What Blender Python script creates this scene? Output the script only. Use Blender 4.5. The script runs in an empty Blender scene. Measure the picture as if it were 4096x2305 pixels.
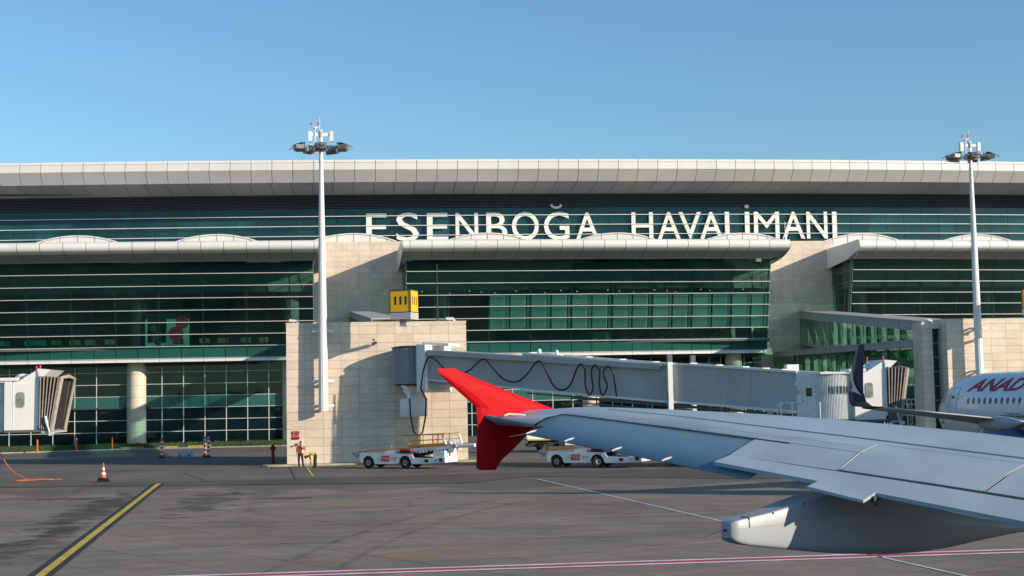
import bpy, math, random
from mathutils import Vector, Matrix
random.seed(7)
S = bpy.context.scene
COL = S.collection
R = math.radians

# ------------------------------------------------------------------ camera
CAM_H = 4.5
F_PX, CXP, CYP = 5800.0, 2048.0, 1152.5          # focal length in pixels of a 4096 wide frame (51 mm)
th = math.atan(.1276); roll = .0195; pitch = math.atan(436.5/F_PX)
F0 = Vector((math.sin(th), math.cos(th), 0)); R0 = Vector((math.cos(th), -math.sin(th), 0)); U0 = Vector((0, 0, 1))
CF = F0*math.cos(pitch)+U0*math.sin(pitch); U1 = -F0*math.sin(pitch)+U0*math.cos(pitch)
CR = R0*math.cos(roll)-U1*math.sin(roll); CU = U1*math.cos(roll)+R0*math.sin(roll)
cd = bpy.data.cameras.new('camera'); cam = bpy.data.objects.new('camera', cd); COL.objects.link(cam)
m = Matrix((CR, CU, -CF)).transposed().to_4x4(); m.translation = (0, 0, CAM_H); cam.matrix_world = m
cd.sensor_width = 36; cd.lens = 36*F_PX/4096; cd.clip_start = .3; cd.clip_end = 8000
S.camera = cam

# ------------------------------------------------------------------ sky, sun, exposure
SUN = Vector((.777, -.551, .300)).normalized()
sd = bpy.data.lights.new('sun', 'SUN'); sun = bpy.data.objects.new('sun', sd); COL.objects.link(sun)
sd.energy = 4.6; sd.angle = R(.55); sd.color = (1, .845, .67)
sun.rotation_euler = SUN.to_track_quat('Z', 'Y').to_euler()
w = bpy.data.worlds.new('World'); S.world = w; w.use_nodes = True
nt = w.node_tree; bg = nt.nodes['Background']
sk = nt.nodes.new('ShaderNodeTexSky'); sk.sky_type = 'NISHITA'; sk.sun_disc = False
sk.sun_elevation = math.asin(SUN.z); sk.sun_rotation = math.atan2(SUN.x, SUN.y)
sk.air_density = 1.1; sk.dust_density = .35; sk.ozone_density = 2.0
tint = nt.nodes.new('ShaderNodeMix'); tint.data_type = 'RGBA'; tint.blend_type = 'MULTIPLY'; tint.inputs['Factor'].default_value = 1
tint.inputs['B'].default_value = (.69, .93, 1.09, 1)      # the film's cool rendering of a clear sky, the same everywhere
nt.links.new(sk.outputs[0], tint.inputs['A']); nt.links.new(tint.outputs['Result'], bg.inputs[0]); bg.inputs[1].default_value = .121
S.view_settings.view_transform = 'Standard'; S.view_settings.look = 'None'
S.view_settings.exposure = 0.27; S.view_settings.gamma = 1
S.render.engine = 'CYCLES'
S.render.resolution_x = 1024; S.render.resolution_y = 576
S.cycles.max_bounces = 8; S.cycles.transparent_max_bounces = 16

# ------------------------------------------------------------------ materials
def nodes(name):
    m = bpy.data.materials.new(name); m.use_nodes = True
    t = m.node_tree; b = t.nodes['Principled BSDF']
    return m, t, b
def mat(name, col, rough=.6, metal=0, var=.12, scale=3.0, bump=0, bscale=None, rnd=0, stretch=(1, 1, 1), spec=.4, coat=0, var2=0, emit=None):
    m, t, b = nodes(name)
    N = t.nodes.new; L = t.links.new
    geo = N('ShaderNodeNewGeometry'); mp = N('ShaderNodeMapping'); mp.inputs['Scale'].default_value = stretch
    L(geo.outputs['Position'], mp.inputs['Vector'])
    nz = N('ShaderNodeTexNoise'); nz.inputs['Scale'].default_value = scale; nz.inputs['Detail'].default_value = 6; nz.inputs['Roughness'].default_value = .6
    L(mp.outputs[0], nz.inputs['Vector'])
    ramp = N('ShaderNodeMapRange'); ramp.inputs['From Min'].default_value = .3; ramp.inputs['From Max'].default_value = .7
    ramp.inputs['To Min'].default_value = 1-var; ramp.inputs['To Max'].default_value = 1+var
    L(nz.outputs['Fac'], ramp.inputs['Value'])
    last = ramp.outputs[0]
    if rnd:
        oi = N('ShaderNodeObjectInfo'); r2 = N('ShaderNodeMapRange'); r2.inputs['To Min'].default_value = 1-rnd; r2.inputs['To Max'].default_value = 1+rnd
        L(oi.outputs['Random'], r2.inputs['Value'])
        mu = N('ShaderNodeMath'); mu.operation = 'MULTIPLY'; L(last, mu.inputs[0]); L(r2.outputs[0], mu.inputs[1]); last = mu.outputs[0]
    if var2:
        n2 = N('ShaderNodeTexNoise'); n2.inputs['Scale'].default_value = scale*.17; n2.inputs['Detail'].default_value = 3
        L(geo.outputs['Position'], n2.inputs['Vector'])
        r3 = N('ShaderNodeMapRange'); r3.inputs['From Min'].default_value = .35; r3.inputs['From Max'].default_value = .65
        r3.inputs['To Min'].default_value = 1-var2; r3.inputs['To Max'].default_value = 1+var2; L(n2.outputs['Fac'], r3.inputs['Value'])
        mu = N('ShaderNodeMath'); mu.operation = 'MULTIPLY'; L(last, mu.inputs[0]); L(r3.outputs[0], mu.inputs[1]); last = mu.outputs[0]
    vm = N('ShaderNodeVectorMath'); vm.operation = 'SCALE'; vm.inputs[0].default_value = col; L(last, vm.inputs['Scale'])
    L(vm.outputs[0], b.inputs['Base Color'])
    b.inputs['Roughness'].default_value = rough; b.inputs['Metallic'].default_value = metal
    b.inputs['Specular IOR Level'].default_value = spec
    if coat: b.inputs['Coat Weight'].default_value = coat; b.inputs['Coat Roughness'].default_value = .12
    if bump:
        bp = N('ShaderNodeBump'); bp.inputs['Strength'].default_value = bump; bp.inputs['Distance'].default_value = .02
        nb = N('ShaderNodeTexNoise'); nb.inputs['Scale'].default_value = bscale or scale*4; nb.inputs['Detail'].default_value = 4
        L(mp.outputs[0], nb.inputs['Vector']); L(nb.outputs['Fac'], bp.inputs['Height']); L(bp.outputs[0], b.inputs['Normal'])
    if emit:
        b.inputs['Emission Color'].default_value = (*emit[:3], 1); b.inputs['Emission Strength'].default_value = emit[3]
    return m
def glass(name, tint, refl=1.0, rough=.015, rnd=.0, painted_refl=None):
    m, t, b = nodes(name); N = t.nodes.new; L = t.links.new
    t.nodes.remove(b); out = t.nodes['Material Output']
    tr = N('ShaderNodeBsdfTransparent'); tr.inputs[0].default_value = (*tint, 1)
    gl = N('ShaderNodeBsdfGlossy'); gl.inputs['Roughness'].default_value = rough; gl.inputs[0].default_value = (.85, 1, .97, 1)
    fr = N('ShaderNodeFresnel'); fr.inputs[0].default_value = 1.5
    geo = N('ShaderNodeNewGeometry'); nb = N('ShaderNodeTexNoise'); nb.inputs['Scale'].default_value = .45; L(geo.outputs['Position'], nb.inputs['Vector'])
    bp = N('ShaderNodeBump'); bp.inputs['Strength'].default_value = .25; bp.inputs['Distance'].default_value = .05; L(nb.outputs['Fac'], bp.inputs['Height']); L(bp.outputs[0], gl.inputs['Normal'])
    mu = N('ShaderNodeMath'); mu.operation = 'MULTIPLY'; mu.inputs[1].default_value = refl; mu.use_clamp = True; L(fr.outputs[0], mu.inputs[0])
    mx = N('ShaderNodeMixShader'); L(mu.outputs[0], mx.inputs[0]); L(tr.outputs[0], mx.inputs[1]); L(gl.outputs[0], mx.inputs[2])
    last = mx.outputs[0]
    if painted_refl:  # teal diffuse layer; its noise paints cloud-like reflections into the glass colour
        df = N('ShaderNodeBsdfDiffuse'); df.inputs[0].default_value = (*painted_refl[:3], 1); m2 = N('ShaderNodeMixShader'); m2.inputs[0].default_value = painted_refl[3]
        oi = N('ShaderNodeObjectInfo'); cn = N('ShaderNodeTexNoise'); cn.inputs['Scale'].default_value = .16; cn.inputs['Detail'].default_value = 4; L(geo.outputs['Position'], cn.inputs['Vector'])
        a1 = N('ShaderNodeMapRange'); a1.inputs['From Min'].default_value = .38; a1.inputs['From Max'].default_value = .68; a1.inputs['To Min'].default_value = painted_refl[3]*.55; a1.inputs['To Max'].default_value = painted_refl[3]*1.9; L(cn.outputs['Fac'], a1.inputs['Value'])
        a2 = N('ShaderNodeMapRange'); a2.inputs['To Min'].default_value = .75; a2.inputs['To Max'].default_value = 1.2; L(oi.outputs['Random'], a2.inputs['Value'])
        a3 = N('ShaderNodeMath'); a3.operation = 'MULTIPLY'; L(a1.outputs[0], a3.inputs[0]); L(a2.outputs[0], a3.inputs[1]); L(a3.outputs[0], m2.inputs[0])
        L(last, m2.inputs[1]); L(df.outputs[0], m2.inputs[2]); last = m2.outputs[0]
    L(last, out.inputs[0]); return m

def stone_mat():
    m, t, b = nodes('travertine'); N = t.nodes.new; L = t.links.new
    geo = N('ShaderNodeNewGeometry'); oi = N('ShaderNodeObjectInfo')
    ad = N('ShaderNodeVectorMath'); ad.operation = 'MULTIPLY_ADD'; L(oi.outputs['Random'], ad.inputs[0]); ad.inputs[1].default_value = (31, 17, 23); L(geo.outputs['Position'], ad.inputs[2])
    mp = N('ShaderNodeMapping'); mp.inputs['Rotation'].default_value = (0, R(32), 0); mp.inputs['Scale'].default_value = (1.1, 1.1, 5.5)
    L(ad.outputs[0], mp.inputs['Vector'])
    nz = N('ShaderNodeTexNoise'); nz.inputs['Scale'].default_value = 1.5; nz.inputs['Detail'].default_value = 8; nz.inputs['Roughness'].default_value = .66; nz.inputs['Distortion'].default_value = 1.2
    L(mp.outputs[0], nz.inputs['Vector'])
    cr = N('ShaderNodeValToRGB'); e = cr.color_ramp; e.elements[0].position = .28; e.elements[0].color = (.48, .355, .25, 1); e.elements[1].position = .42; e.elements[1].color = (.70, .59, .465, 1)
    x = e.elements.new(.6); x.color = (.75, .645, .525, 1)
    L(nz.outputs['Fac'], cr.inputs[0])
    r2 = N('ShaderNodeMapRange'); r2.inputs['To Min'].default_value = .92; r2.inputs['To Max'].default_value = 1.05; L(oi.outputs['Random'], r2.inputs['Value'])
    n3 = N('ShaderNodeTexNoise'); n3.inputs['Scale'].default_value = .6; n3.inputs['Detail'].default_value = 5; L(geo.outputs['Position'], n3.inputs['Vector'])
    r4 = N('ShaderNodeMapRange'); r4.inputs['From Min'].default_value = .35; r4.inputs['From Max'].default_value = .7; r4.inputs['To Min'].default_value = 1.03; r4.inputs['To Max'].default_value = .88; L(n3.outputs['Fac'], r4.inputs['Value'])
    mu = N('ShaderNodeMath'); mu.operation = 'MULTIPLY'; L(r2.outputs[0], mu.inputs[0]); L(r4.outputs[0], mu.inputs[1])
    vm = N('ShaderNodeVectorMath'); vm.operation = 'SCALE'; L(cr.outputs[0], vm.inputs[0]); L(mu.outputs[0], vm.inputs['Scale'])
    L(vm.outputs[0], b.inputs['Base Color']); b.inputs['Roughness'].default_value = .55
    return m

def apron_mat(name, col, slab=False):
    m, t, b = nodes(name); N = t.nodes.new; L = t.links.new
    geo = N('ShaderNodeNewGeometry')
    def noise(sc, det, stretch=(1, 1, 1), rough=.6, rot=0):
        mp = N('ShaderNodeMapping'); mp.inputs['Scale'].default_value = stretch; mp.inputs['Rotation'].default_value = (0, 0, rot); L(geo.outputs['Position'], mp.inputs['Vector'])
        n = N('ShaderNodeTexNoise'); n.inputs['Scale'].default_value = sc; n.inputs['Detail'].default_value = det; n.inputs['Roughness'].default_value = rough; L(mp.outputs[0], n.inputs['Vector']); return n.outputs['Fac']
    def mr(src, a, bb, c, d):
        r = N('ShaderNodeMapRange'); r.inputs['From Min'].default_value = a; r.inputs['From Max'].default_value = bb; r.inputs['To Min'].default_value = c; r.inputs['To Max'].default_value = d; L(src, r.inputs['Value']); return r.outputs[0]
    def mul(a, bb):
        x = N('ShaderNodeMath'); x.operation = 'MULTIPLY'; L(a, x.inputs[0]); L(bb, x.inputs[1]); return x.outputs[0]
    f = mr(noise(.13, 6, (1, .8, 1)), .32, .68, .80, 1.24)
    f = mul(f, mr(noise(.9, 7, (.35, 1.0, 1), .7, R(12)), .3, .7, .80, 1.18))
    f = mul(f, mr(noise(9, 6), .3, .7, .88, 1.12))
    f = mul(f, mr(noise(55, 3), .3, .7, .9, 1.1))
    f = mul(f, mr(noise(.42, 5, (.3, 1, 1), .75, R(-8)), .60, .74, 1, .62))
    if slab:
        oi = N('ShaderNodeObjectInfo'); f = mul(f, mr(oi.outputs['Random'], 0, 1, .93, 1.07))
        sep = N('ShaderNodeSeparateXYZ'); L(geo.outputs['Position'], sep.inputs[0])
        # oil stains, long soft dark bands and paler patches at fixed places
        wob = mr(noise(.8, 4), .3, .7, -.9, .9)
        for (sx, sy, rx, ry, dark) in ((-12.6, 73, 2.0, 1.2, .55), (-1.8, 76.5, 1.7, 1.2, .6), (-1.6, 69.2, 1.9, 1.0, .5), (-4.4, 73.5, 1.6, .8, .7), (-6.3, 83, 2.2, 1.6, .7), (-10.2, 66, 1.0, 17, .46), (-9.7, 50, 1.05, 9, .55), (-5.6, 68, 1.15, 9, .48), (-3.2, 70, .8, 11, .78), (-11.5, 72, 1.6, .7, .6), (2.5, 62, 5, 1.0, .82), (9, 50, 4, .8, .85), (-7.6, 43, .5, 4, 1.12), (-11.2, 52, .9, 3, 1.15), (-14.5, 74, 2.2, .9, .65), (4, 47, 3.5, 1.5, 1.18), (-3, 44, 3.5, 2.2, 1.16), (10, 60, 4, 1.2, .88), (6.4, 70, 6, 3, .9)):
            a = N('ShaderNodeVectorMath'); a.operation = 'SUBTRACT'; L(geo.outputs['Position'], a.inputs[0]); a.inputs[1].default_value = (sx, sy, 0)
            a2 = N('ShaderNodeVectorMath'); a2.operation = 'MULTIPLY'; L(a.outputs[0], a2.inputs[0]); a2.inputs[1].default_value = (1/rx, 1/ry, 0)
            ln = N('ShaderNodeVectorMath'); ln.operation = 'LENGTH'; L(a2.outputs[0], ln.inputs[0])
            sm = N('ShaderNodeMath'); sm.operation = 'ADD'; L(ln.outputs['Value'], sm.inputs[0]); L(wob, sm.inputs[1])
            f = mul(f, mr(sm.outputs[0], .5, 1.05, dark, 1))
    mixc = N('ShaderNodeMix'); mixc.data_type = 'RGBA'; mixc.inputs['A'].default_value = (*col, 1); mixc.inputs['B'].default_value = (col[0]*1.28, col[1]*1.05, col[2]*.86, 1)
    L(mr(noise(.22, 5, (.5, 1, 1), .6, .5), .52, .68, 0, .8), mixc.inputs['Factor'])
    vm = N('ShaderNodeVectorMath'); vm.operation = 'SCALE'; L(mixc.outputs['Result'], vm.inputs[0]); L(f, vm.inputs['Scale'])
    L(vm.outputs[0], b.inputs['Base Color']); b.inputs['Roughness'].default_value = .85; b.inputs['Specular IOR Level'].default_value = .25
    bp = N('ShaderNodeBump'); bp.inputs['Strength'].default_value = .5; bp.inputs['Distance'].default_value = .01; L(noise(30, 4), bp.inputs['Height']); L(bp.outputs[0], b.inputs['Normal'])
    return m

M = dict(
 stone=stone_mat(),
 joint=mat('stone_joint', (.26, .20, .15), .9),
 white=mat('white_metal', (.78, .78, .76), .38, var=.04, scale=.6, var2=.04, rnd=.02),
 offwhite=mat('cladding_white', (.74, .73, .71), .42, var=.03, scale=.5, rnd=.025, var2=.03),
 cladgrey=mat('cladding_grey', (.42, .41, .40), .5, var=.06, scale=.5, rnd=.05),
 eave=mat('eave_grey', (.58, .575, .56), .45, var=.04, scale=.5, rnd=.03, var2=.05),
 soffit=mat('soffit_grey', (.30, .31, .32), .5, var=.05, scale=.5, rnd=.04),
 gap=mat('shadow_gap', (.03, .03, .033), .8),
 slat=mat('dark_louvre', (.13, .15, .18), .5, var=.1, rnd=.1),
 slatback=mat('louvre_backing', (.012, .018, .028), .8),
 alu=mat('aluminium', (.56, .55, .54), .4, metal=.0, var=.05),
 frame=mat('dark_frame', (.035, .05, .05), .5),
 gframe=mat('steel_green_grey', (.14, .2, .18), .5),
 mull=mat('light_mullion', (.55, .56, .54), .45),
 spandrel=mat('teal_spandrel', (.022, .115, .10), .12, var=.05, rnd=.06, spec=.5),
 glassb=glass('green_glass', (.63, .84, .785), .8, painted_refl=(.03, .11, .115, .06)),
 glassl=glass('green_glass_low', (.50, .65, .66), .8, painted_refl=(.02, .08, .10, .08)),
 glassu=glass('teal_glass', (.38, .60, .66), 1.0, painted_refl=(.035, .15, .18, .28)),
 glassr=glass('ramp_glass', (.42, .68, .57), .7),
 glasst=glass('tower_glass', (.18, .34, .36), 1.0),
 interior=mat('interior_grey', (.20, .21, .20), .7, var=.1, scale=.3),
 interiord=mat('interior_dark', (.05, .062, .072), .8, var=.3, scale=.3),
 floor=mat('interior_floor', (.12, .12, .11), .3),
 blind=mat('blind_fabric', (.86, .90, .86), .9, var=.03, rnd=.03),
 seatg=mat('seat_olive', (.50, .48, .20), .6, rnd=.1),
 seatt=mat('seat_teal', (.03, .45, .42), .6),
 seatr=mat('seat_red', (.6, .08, .05), .6),
 wood=mat('chair_wood', (.62, .42, .14), .5),
 asphalt=apron_mat('asphalt', (.154, .136, .119)),
 asphalt2=apron_mat('asphalt_patch', (.110, .098, .087)),
 slab=apron_mat('concrete_slab', (.222, .188, .152), True),
 grass=mat('grass', (.045, .085, .022), .9, var=.4, scale=4, bump=.8, bscale=25, var2=.25),
 soil=mat('far_ground', (.13, .115, .08), .9, var=.3, scale=.05),
 yellow=mat('yellow_paint', (.60, .42, .05), .7, var=.18, scale=6, var2=.15),
 black=mat('black_paint', (.028, .03, .032), .8, var=.2, scale=5),
 whitep=mat('white_paint', (.70, .69, .66), .7, var=.15, scale=7, var2=.15),
 redp=mat('red_paint', (.46, .035, .075), .7, var=.15, scale=7),
 redw=mat('worn_red_paint', (.19, .08, .075), .8, var=.3, scale=4),
 signy=mat('sign_yellow', (.86, .46, .015), .45, var=.02),
 signk=mat('sign_black', (.012, .012, .012), .5),
 corr=mat('corrugated_grey', (.24, .27, .30), .45, metal=.2, var=.08),
 corrl=mat('corrugated_light', (.62, .66, .66), .4, metal=.1, var=.08),
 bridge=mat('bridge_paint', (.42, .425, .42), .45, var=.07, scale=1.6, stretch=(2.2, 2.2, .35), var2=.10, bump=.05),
 bridged=mat('bridge_dark_steel', (.12, .12, .125), .6),  # dark steel of the truss, column heads and cab floors
 cable=mat('black_cable', (.015, .015, .017), .45),
 rubber=mat('tyre_rubber', (.018, .018, .018), .8),
 bellow=mat('bellows_fabric', (.10, .095, .09), .9, var=.25, scale=3),
 bellowt=mat('bellows_trim', (.34, .30, .25), .85, var=.2, scale=5),
 redl=mat('red_lamp', (.50, .01, .04), .3, emit=(1, .02, .05, .08)),
 wing=mat('wing_paint', (.33, .405, .45), .34, var=.09, scale=1.6, var2=.11, stretch=(1, 1, 1), spec=.5),
 wing_shade=mat('wing_paint_shaded', (.125, .235, .33), .34, var=.05, scale=1.0, spec=.5),  # wing paint with the drooped aileron's shade put into the colour
 wingd=mat('wing_seal', (.04, .045, .055), .6),
 rivet=mat('rivet_dark', (.14, .18, .21), .5), slatline=mat('slat_joint', (.05, .11, .19), .5),
 winge=mat('wing_edge', (.5, .5, .48), .4),
 fair=mat('fairing_paint', (.36, .39, .41), .36, var=.05, scale=1.5, var2=.05, bump=.06, bscale=5),
 fence=mat('fence_red', (.50, .004, .009), .6, var=.05, scale=1.5, spec=.12),
 jet=mat('jet_white', (.76, .77, .79), .22, var=.03, scale=.5, coat=.5),
 jetg=mat('jet_grey', (.40, .42, .44), .35),
 navy=mat('winglet_navy', (.012, .03, .085), .3, coat=.4),
 blue=mat('engine_blue', (.008, .065, .2), .25, coat=.4),
 logored=mat('lettering_red', (.42, .012, .035), .4),
 logok=mat('lettering_dark', (.04, .05, .1), .5),
 win=mat('dark_window', (.02, .022, .025), .1, spec=.6),
 orange=mat('orange_plastic', (.85, .13, .02), .5, rnd=.05),
 hose=mat('orange_hose', (.55, .15, .045), .5),
 refl=mat('reflective_white', (.85, .85, .82), .4),
 redpl=mat('red_plastic', (.62, .02, .03), .45),
 hydrant=mat('hydrant_red', (.20, .012, .014), .5),
 truck=mat('vehicle_white', (.74, .74, .72), .4, var=.08, scale=4, var2=.06, rnd=.02),
 under=mat('vehicle_underside', (.02, .02, .022), .7),
 safety=mat('safety_yellow', (.60, .25, .015), .5),
 belt=mat('belt_grey', (.20, .21, .22), .7),
 hub=mat('wheel_hub', (.28, .30, .31), .5),
 chrome=mat('alloy', (.6, .6, .6), .3, metal=.6),
 skin=mat('skin', (.45, .24, .15), .6), shirt=mat('red_shirt', (.55, .015, .02), .8), sleeve=mat('black_sleeve', (.03, .025, .03), .8),
 trouser=mat('black_trousers', (.022, .02, .024), .85), shoe=mat('black_shoes', (.012, .012, .012), .6), hair=mat('dark_hair', (.025, .018, .014), .8),
 vest=mat('hi_vis_vest', (.50, .82, .10), .7), vesty=mat('hi_vis_yellow', (.78, .85, .16), .7),
 foil=mat('plastic_wrap', (.5, .56, .6), .25),
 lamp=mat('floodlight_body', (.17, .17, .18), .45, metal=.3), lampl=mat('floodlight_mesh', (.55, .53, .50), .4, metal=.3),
 down=mat('downlight', (1, .7, .4), .5, emit=(1, .62, .3, 1.6)),
 nav=mat('navigation_light', (1, .3, .15), .4, emit=(1, .3, .12, 6)),
)

# ------------------------------------------------------------------ builders
def mk(name, verts, faces, mt, smooth=False):
    me = bpy.data.meshes.new(name); me.from_pydata([tuple(v) for v in verts], [], faces)
    for x in (mt if isinstance(mt, list) else [mt]): me.materials.append(x)
    if smooth:
        for p in me.polygons: p.use_smooth = True
    me.update(); return me
class MB:
    def __init__(s): s.v = []; s.f = []; s.sm = []
    def add(s, vs, fs, sm=False):
        n = len(s.v); s.v += [Vector(v) for v in vs]; s.f += [tuple(n+i for i in f) for f in fs]; s.sm += [sm]*len(fs); return s
    def box(s, a, b):
        x0, y0, z0 = a; x1, y1, z1 = b
        return s.hexa([(x0, y0, z0), (x1, y0, z0), (x1, y1, z0), (x0, y1, z0)], [(x0, y0, z1), (x1, y0, z1), (x1, y1, z1), (x0, y1, z1)])
    def hexa(s, lo, hi):
        n = len(lo)
        return s.add(list(lo)+list(hi), [tuple(reversed(range(n))), tuple(range(n, 2*n))]+[(i, (i+1) % n, n+(i+1) % n, n+i) for i in range(n)])
    def prism(s, poly, d):       # polygon (3D points) extruded by vector d
        d = Vector(d); lo = [Vector(p) for p in poly]; return s.hexa(lo, [p+d for p in lo])
    def bar(s, a, b, w, h=None, up=(0, 0, 1)):
        a = Vector(a); b = Vector(b); d = (b-a).normalized(); up = Vector(up)
        if abs(d.dot(up)) > .98: up = Vector((1, 0, 0))
        x = d.cross(up).normalized()*w/2; y = x.cross(d).normalized()*(h or w)/2
        return s.hexa([a-x-y, a+x-y, a+x+y, a-x+y], [b-x-y, b+x-y, b+x+y, b-x+y])
    def tube(s, pts, r, n=8, cap=True, sm=True):
        pts = [Vector(p) for p in pts]; rr = r if isinstance(r, (list, tuple)) else [r]*len(pts)
        base = len(s.v); d0 = (pts[1]-pts[0]).normalized(); up = Vector((0, 0, 1)) if abs(d0.z) < .9 else Vector((1, 0, 0)); x = d0.cross(up).normalized()
        vs = []
        for i, p in enumerate(pts):
            d = (pts[min(i+1, len(pts)-1)]-pts[max(i-1, 0)]).normalized(); x = (x-d*x.dot(d)).normalized(); y = d.cross(x)
            vs += [p+(x*math.cos(2*math.pi*k/n)+y*math.sin(2*math.pi*k/n))*rr[i] for k in range(n)]
        fs = [(i*n+k, i*n+(k+1) % n, (i+1)*n+(k+1) % n, (i+1)*n+k) for i in range(len(pts)-1) for k in range(n)]
        s.add(vs, fs, sm)
        if cap: s.add(vs[:n], [tuple(reversed(range(n)))]); s.add(vs[-n:], [tuple(range(n))])
        return s
    def lathe(s, c, prof, n=16, sm=True, axis='Z'):
        c = Vector(c); vs = []
        for (r, z) in prof:
            for k in range(n):
                a = 2*math.pi*k/n
                p = (r*math.cos(a), r*math.sin(a), z)
                if axis == 'Y': p = (p[0], p[2], p[1])
                if axis == 'X': p = (p[2], p[0], p[1])
                vs.append(c+Vector(p))
        fs = [(i*n+k, i*n+(k+1) % n, (i+1)*n+(k+1) % n, (i+1)*n+k) for i in range(len(prof)-1) for k in range(n)]
        s.add(vs, fs, sm); s.add(vs[:n], [tuple(reversed(range(n)))]); s.add(vs[-n:], [tuple(range(n))])
        return s
    def grid(s, rows, sm=True, close=False):
        nr, nc = len(rows), len(rows[0]); vs = [p for r in rows for p in r]
        fs = [(i*nc+j, i*nc+(j+1) % nc, (i+1)*nc+(j+1) % nc, (i+1)*nc+j) for i in range(nr-1) for j in range(nc if close else nc-1)]
        return s.add(vs, fs, sm)
ORIG = {}
def org(p):
    return ORIG.get(p, Vector((0, 0, 0)))
def thing(name, label, cat, loc=(0, 0, 0), group=None, rz=0):
    o = bpy.data.objects.new(name, None); COL.objects.link(o); o.location = loc; o.rotation_euler = (0, 0, rz); o.empty_display_size = .3
    o['label'] = label; o['category'] = cat
    if group: o['group'] = group
    ORIG[o] = Vector(loc); return o
def tag(o, label, cat, group=None):
    o['label'] = label; o['category'] = cat
    if group: o['group'] = group
    return o
def obj(name, mb, mt, parent=None, local=False, label=None, kind=None):
    """world-coordinate mesh; local=True: coordinates already relative to the parent thing"""
    off = Vector((0, 0, 0)) if (local or parent is None) else org(parent)
    me = bpy.data.meshes.new(name); me.from_pydata([tuple(v-off) for v in mb.v], [], mb.f)
    for x in (mt if isinstance(mt, list) else [mt]): me.materials.append(x)
    me.polygons.foreach_set('use_smooth', mb.sm); me.update()
    o = bpy.data.objects.new(name, me); COL.objects.link(o)
    if parent: o.parent = parent; ORIG[o] = off
    else: ORIG[o] = Vector((0, 0, 0))
    if label: o['label'] = label
    if kind: o['kind'] = kind
    return o
def top(name, mb, mt, label, cat, group=None, base=None):
    """one-mesh thing with its origin at its own base"""
    if base is None:
        xs = [v.x for v in mb.v]; ys = [v.y for v in mb.v]; zs = [v.z for v in mb.v]; base = ((min(xs)+max(xs))/2, (min(ys)+max(ys))/2, min(zs))
    b = Vector(base); me = bpy.data.meshes.new(name); me.from_pydata([tuple(v-b) for v in mb.v], [], mb.f)
    for x in (mt if isinstance(mt, list) else [mt]): me.materials.append(x)
    me.polygons.foreach_set('use_smooth', mb.sm); me.update(); o = bpy.data.objects.new(name, me); COL.objects.link(o); o.location = b; ORIG[o] = b
    return tag(o, label, cat, group)
def place(name, me, parent, p, a, b, thick, local=False):
    """unit cell [0,1]x[0,1]x[0,1] stretched over edge vectors a, b and thickness (outwards normal a x b)"""
    a = Vector(a); b = Vector(b); b = b-a*(a.dot(b)/a.dot(a)); n = a.cross(b).normalized()
    o = bpy.data.objects.new(name, me); COL.objects.link(o); o.parent = parent
    mm = Matrix((a.normalized(), b.normalized(), n)).transposed().to_4x4(); loc = Vector(p)-(Vector((0, 0, 0)) if local else org(parent))
    o.matrix_basis = Matrix.Translation(loc) @ mm @ Matrix.Diagonal((a.length, b.length, thick, 1))
    ORIG[o] = org(parent); return o
def unit(name, mt, bev=0):
    v = [(0, 0, 0), (1, 0, 0), (1, 1, 0), (0, 1, 0), (0, 0, 1), (1, 0, 1), (1, 1, 1), (0, 1, 1)]
    f = [(0, 3, 2, 1), (4, 5, 6, 7), (0, 1, 5, 4), (1, 2, 6, 5), (2, 3, 7, 6), (3, 0, 4, 7)]
    return mk(name, v, f, mt)
def copy_tree(o, parent=None):
    c = o.copy(); COL.objects.link(c); c.parent = parent; ORIG[c] = org(o)
    for ch in list(o.children): copy_tree(ch, c)
    return c
def text_obj(name, s, parent, mt, p, ax, up, wd, ht, depth=.02, offset=0., shear=0., local=False, fit=True):
    """real lettering: font outline -> mesh, fitted to width wd and height ht, lying in the plane spanned by ax, up"""
    cu = bpy.data.curves.new('lettering', 'FONT'); cu.body = s; cu.extrude = .5; cu.offset = offset; cu.shear = shear; cu.resolution_u = 4
    to = bpy.data.objects.new('lettering', cu); COL.objects.link(to)
    dg = bpy.context.evaluated_depsgraph_get(); me = bpy.data.meshes.new_from_object(to.evaluated_get(dg)); bpy.data.objects.remove(to)
    xs = [v.co.x for v in me.vertices]; ys = [v.co.y for v in me.vertices]; x0, x1, y0, y1 = min(xs), max(xs), min(ys), max(ys)
    ax = Vector(ax).normalized(); up = Vector(up).normalized(); n = ax.cross(up); P = Vector(p)-(Vector((0, 0, 0)) if local else org(parent))
    for v in me.vertices:
        v.co = P+ax*((v.co.x-x0)/(x1-x0)*wd)+up*((v.co.y-y0)/(y1-y0)*ht)+n*(v.co.z+.5)*depth
    me.materials.clear(); me.materials.append(mt); me.name = name
    o = bpy.data.objects.new(name, me); COL.objects.link(o); o.parent = parent; ORIG[o] = org(parent); return o
def struct(o): o['kind'] = 'structure'; return o

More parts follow.
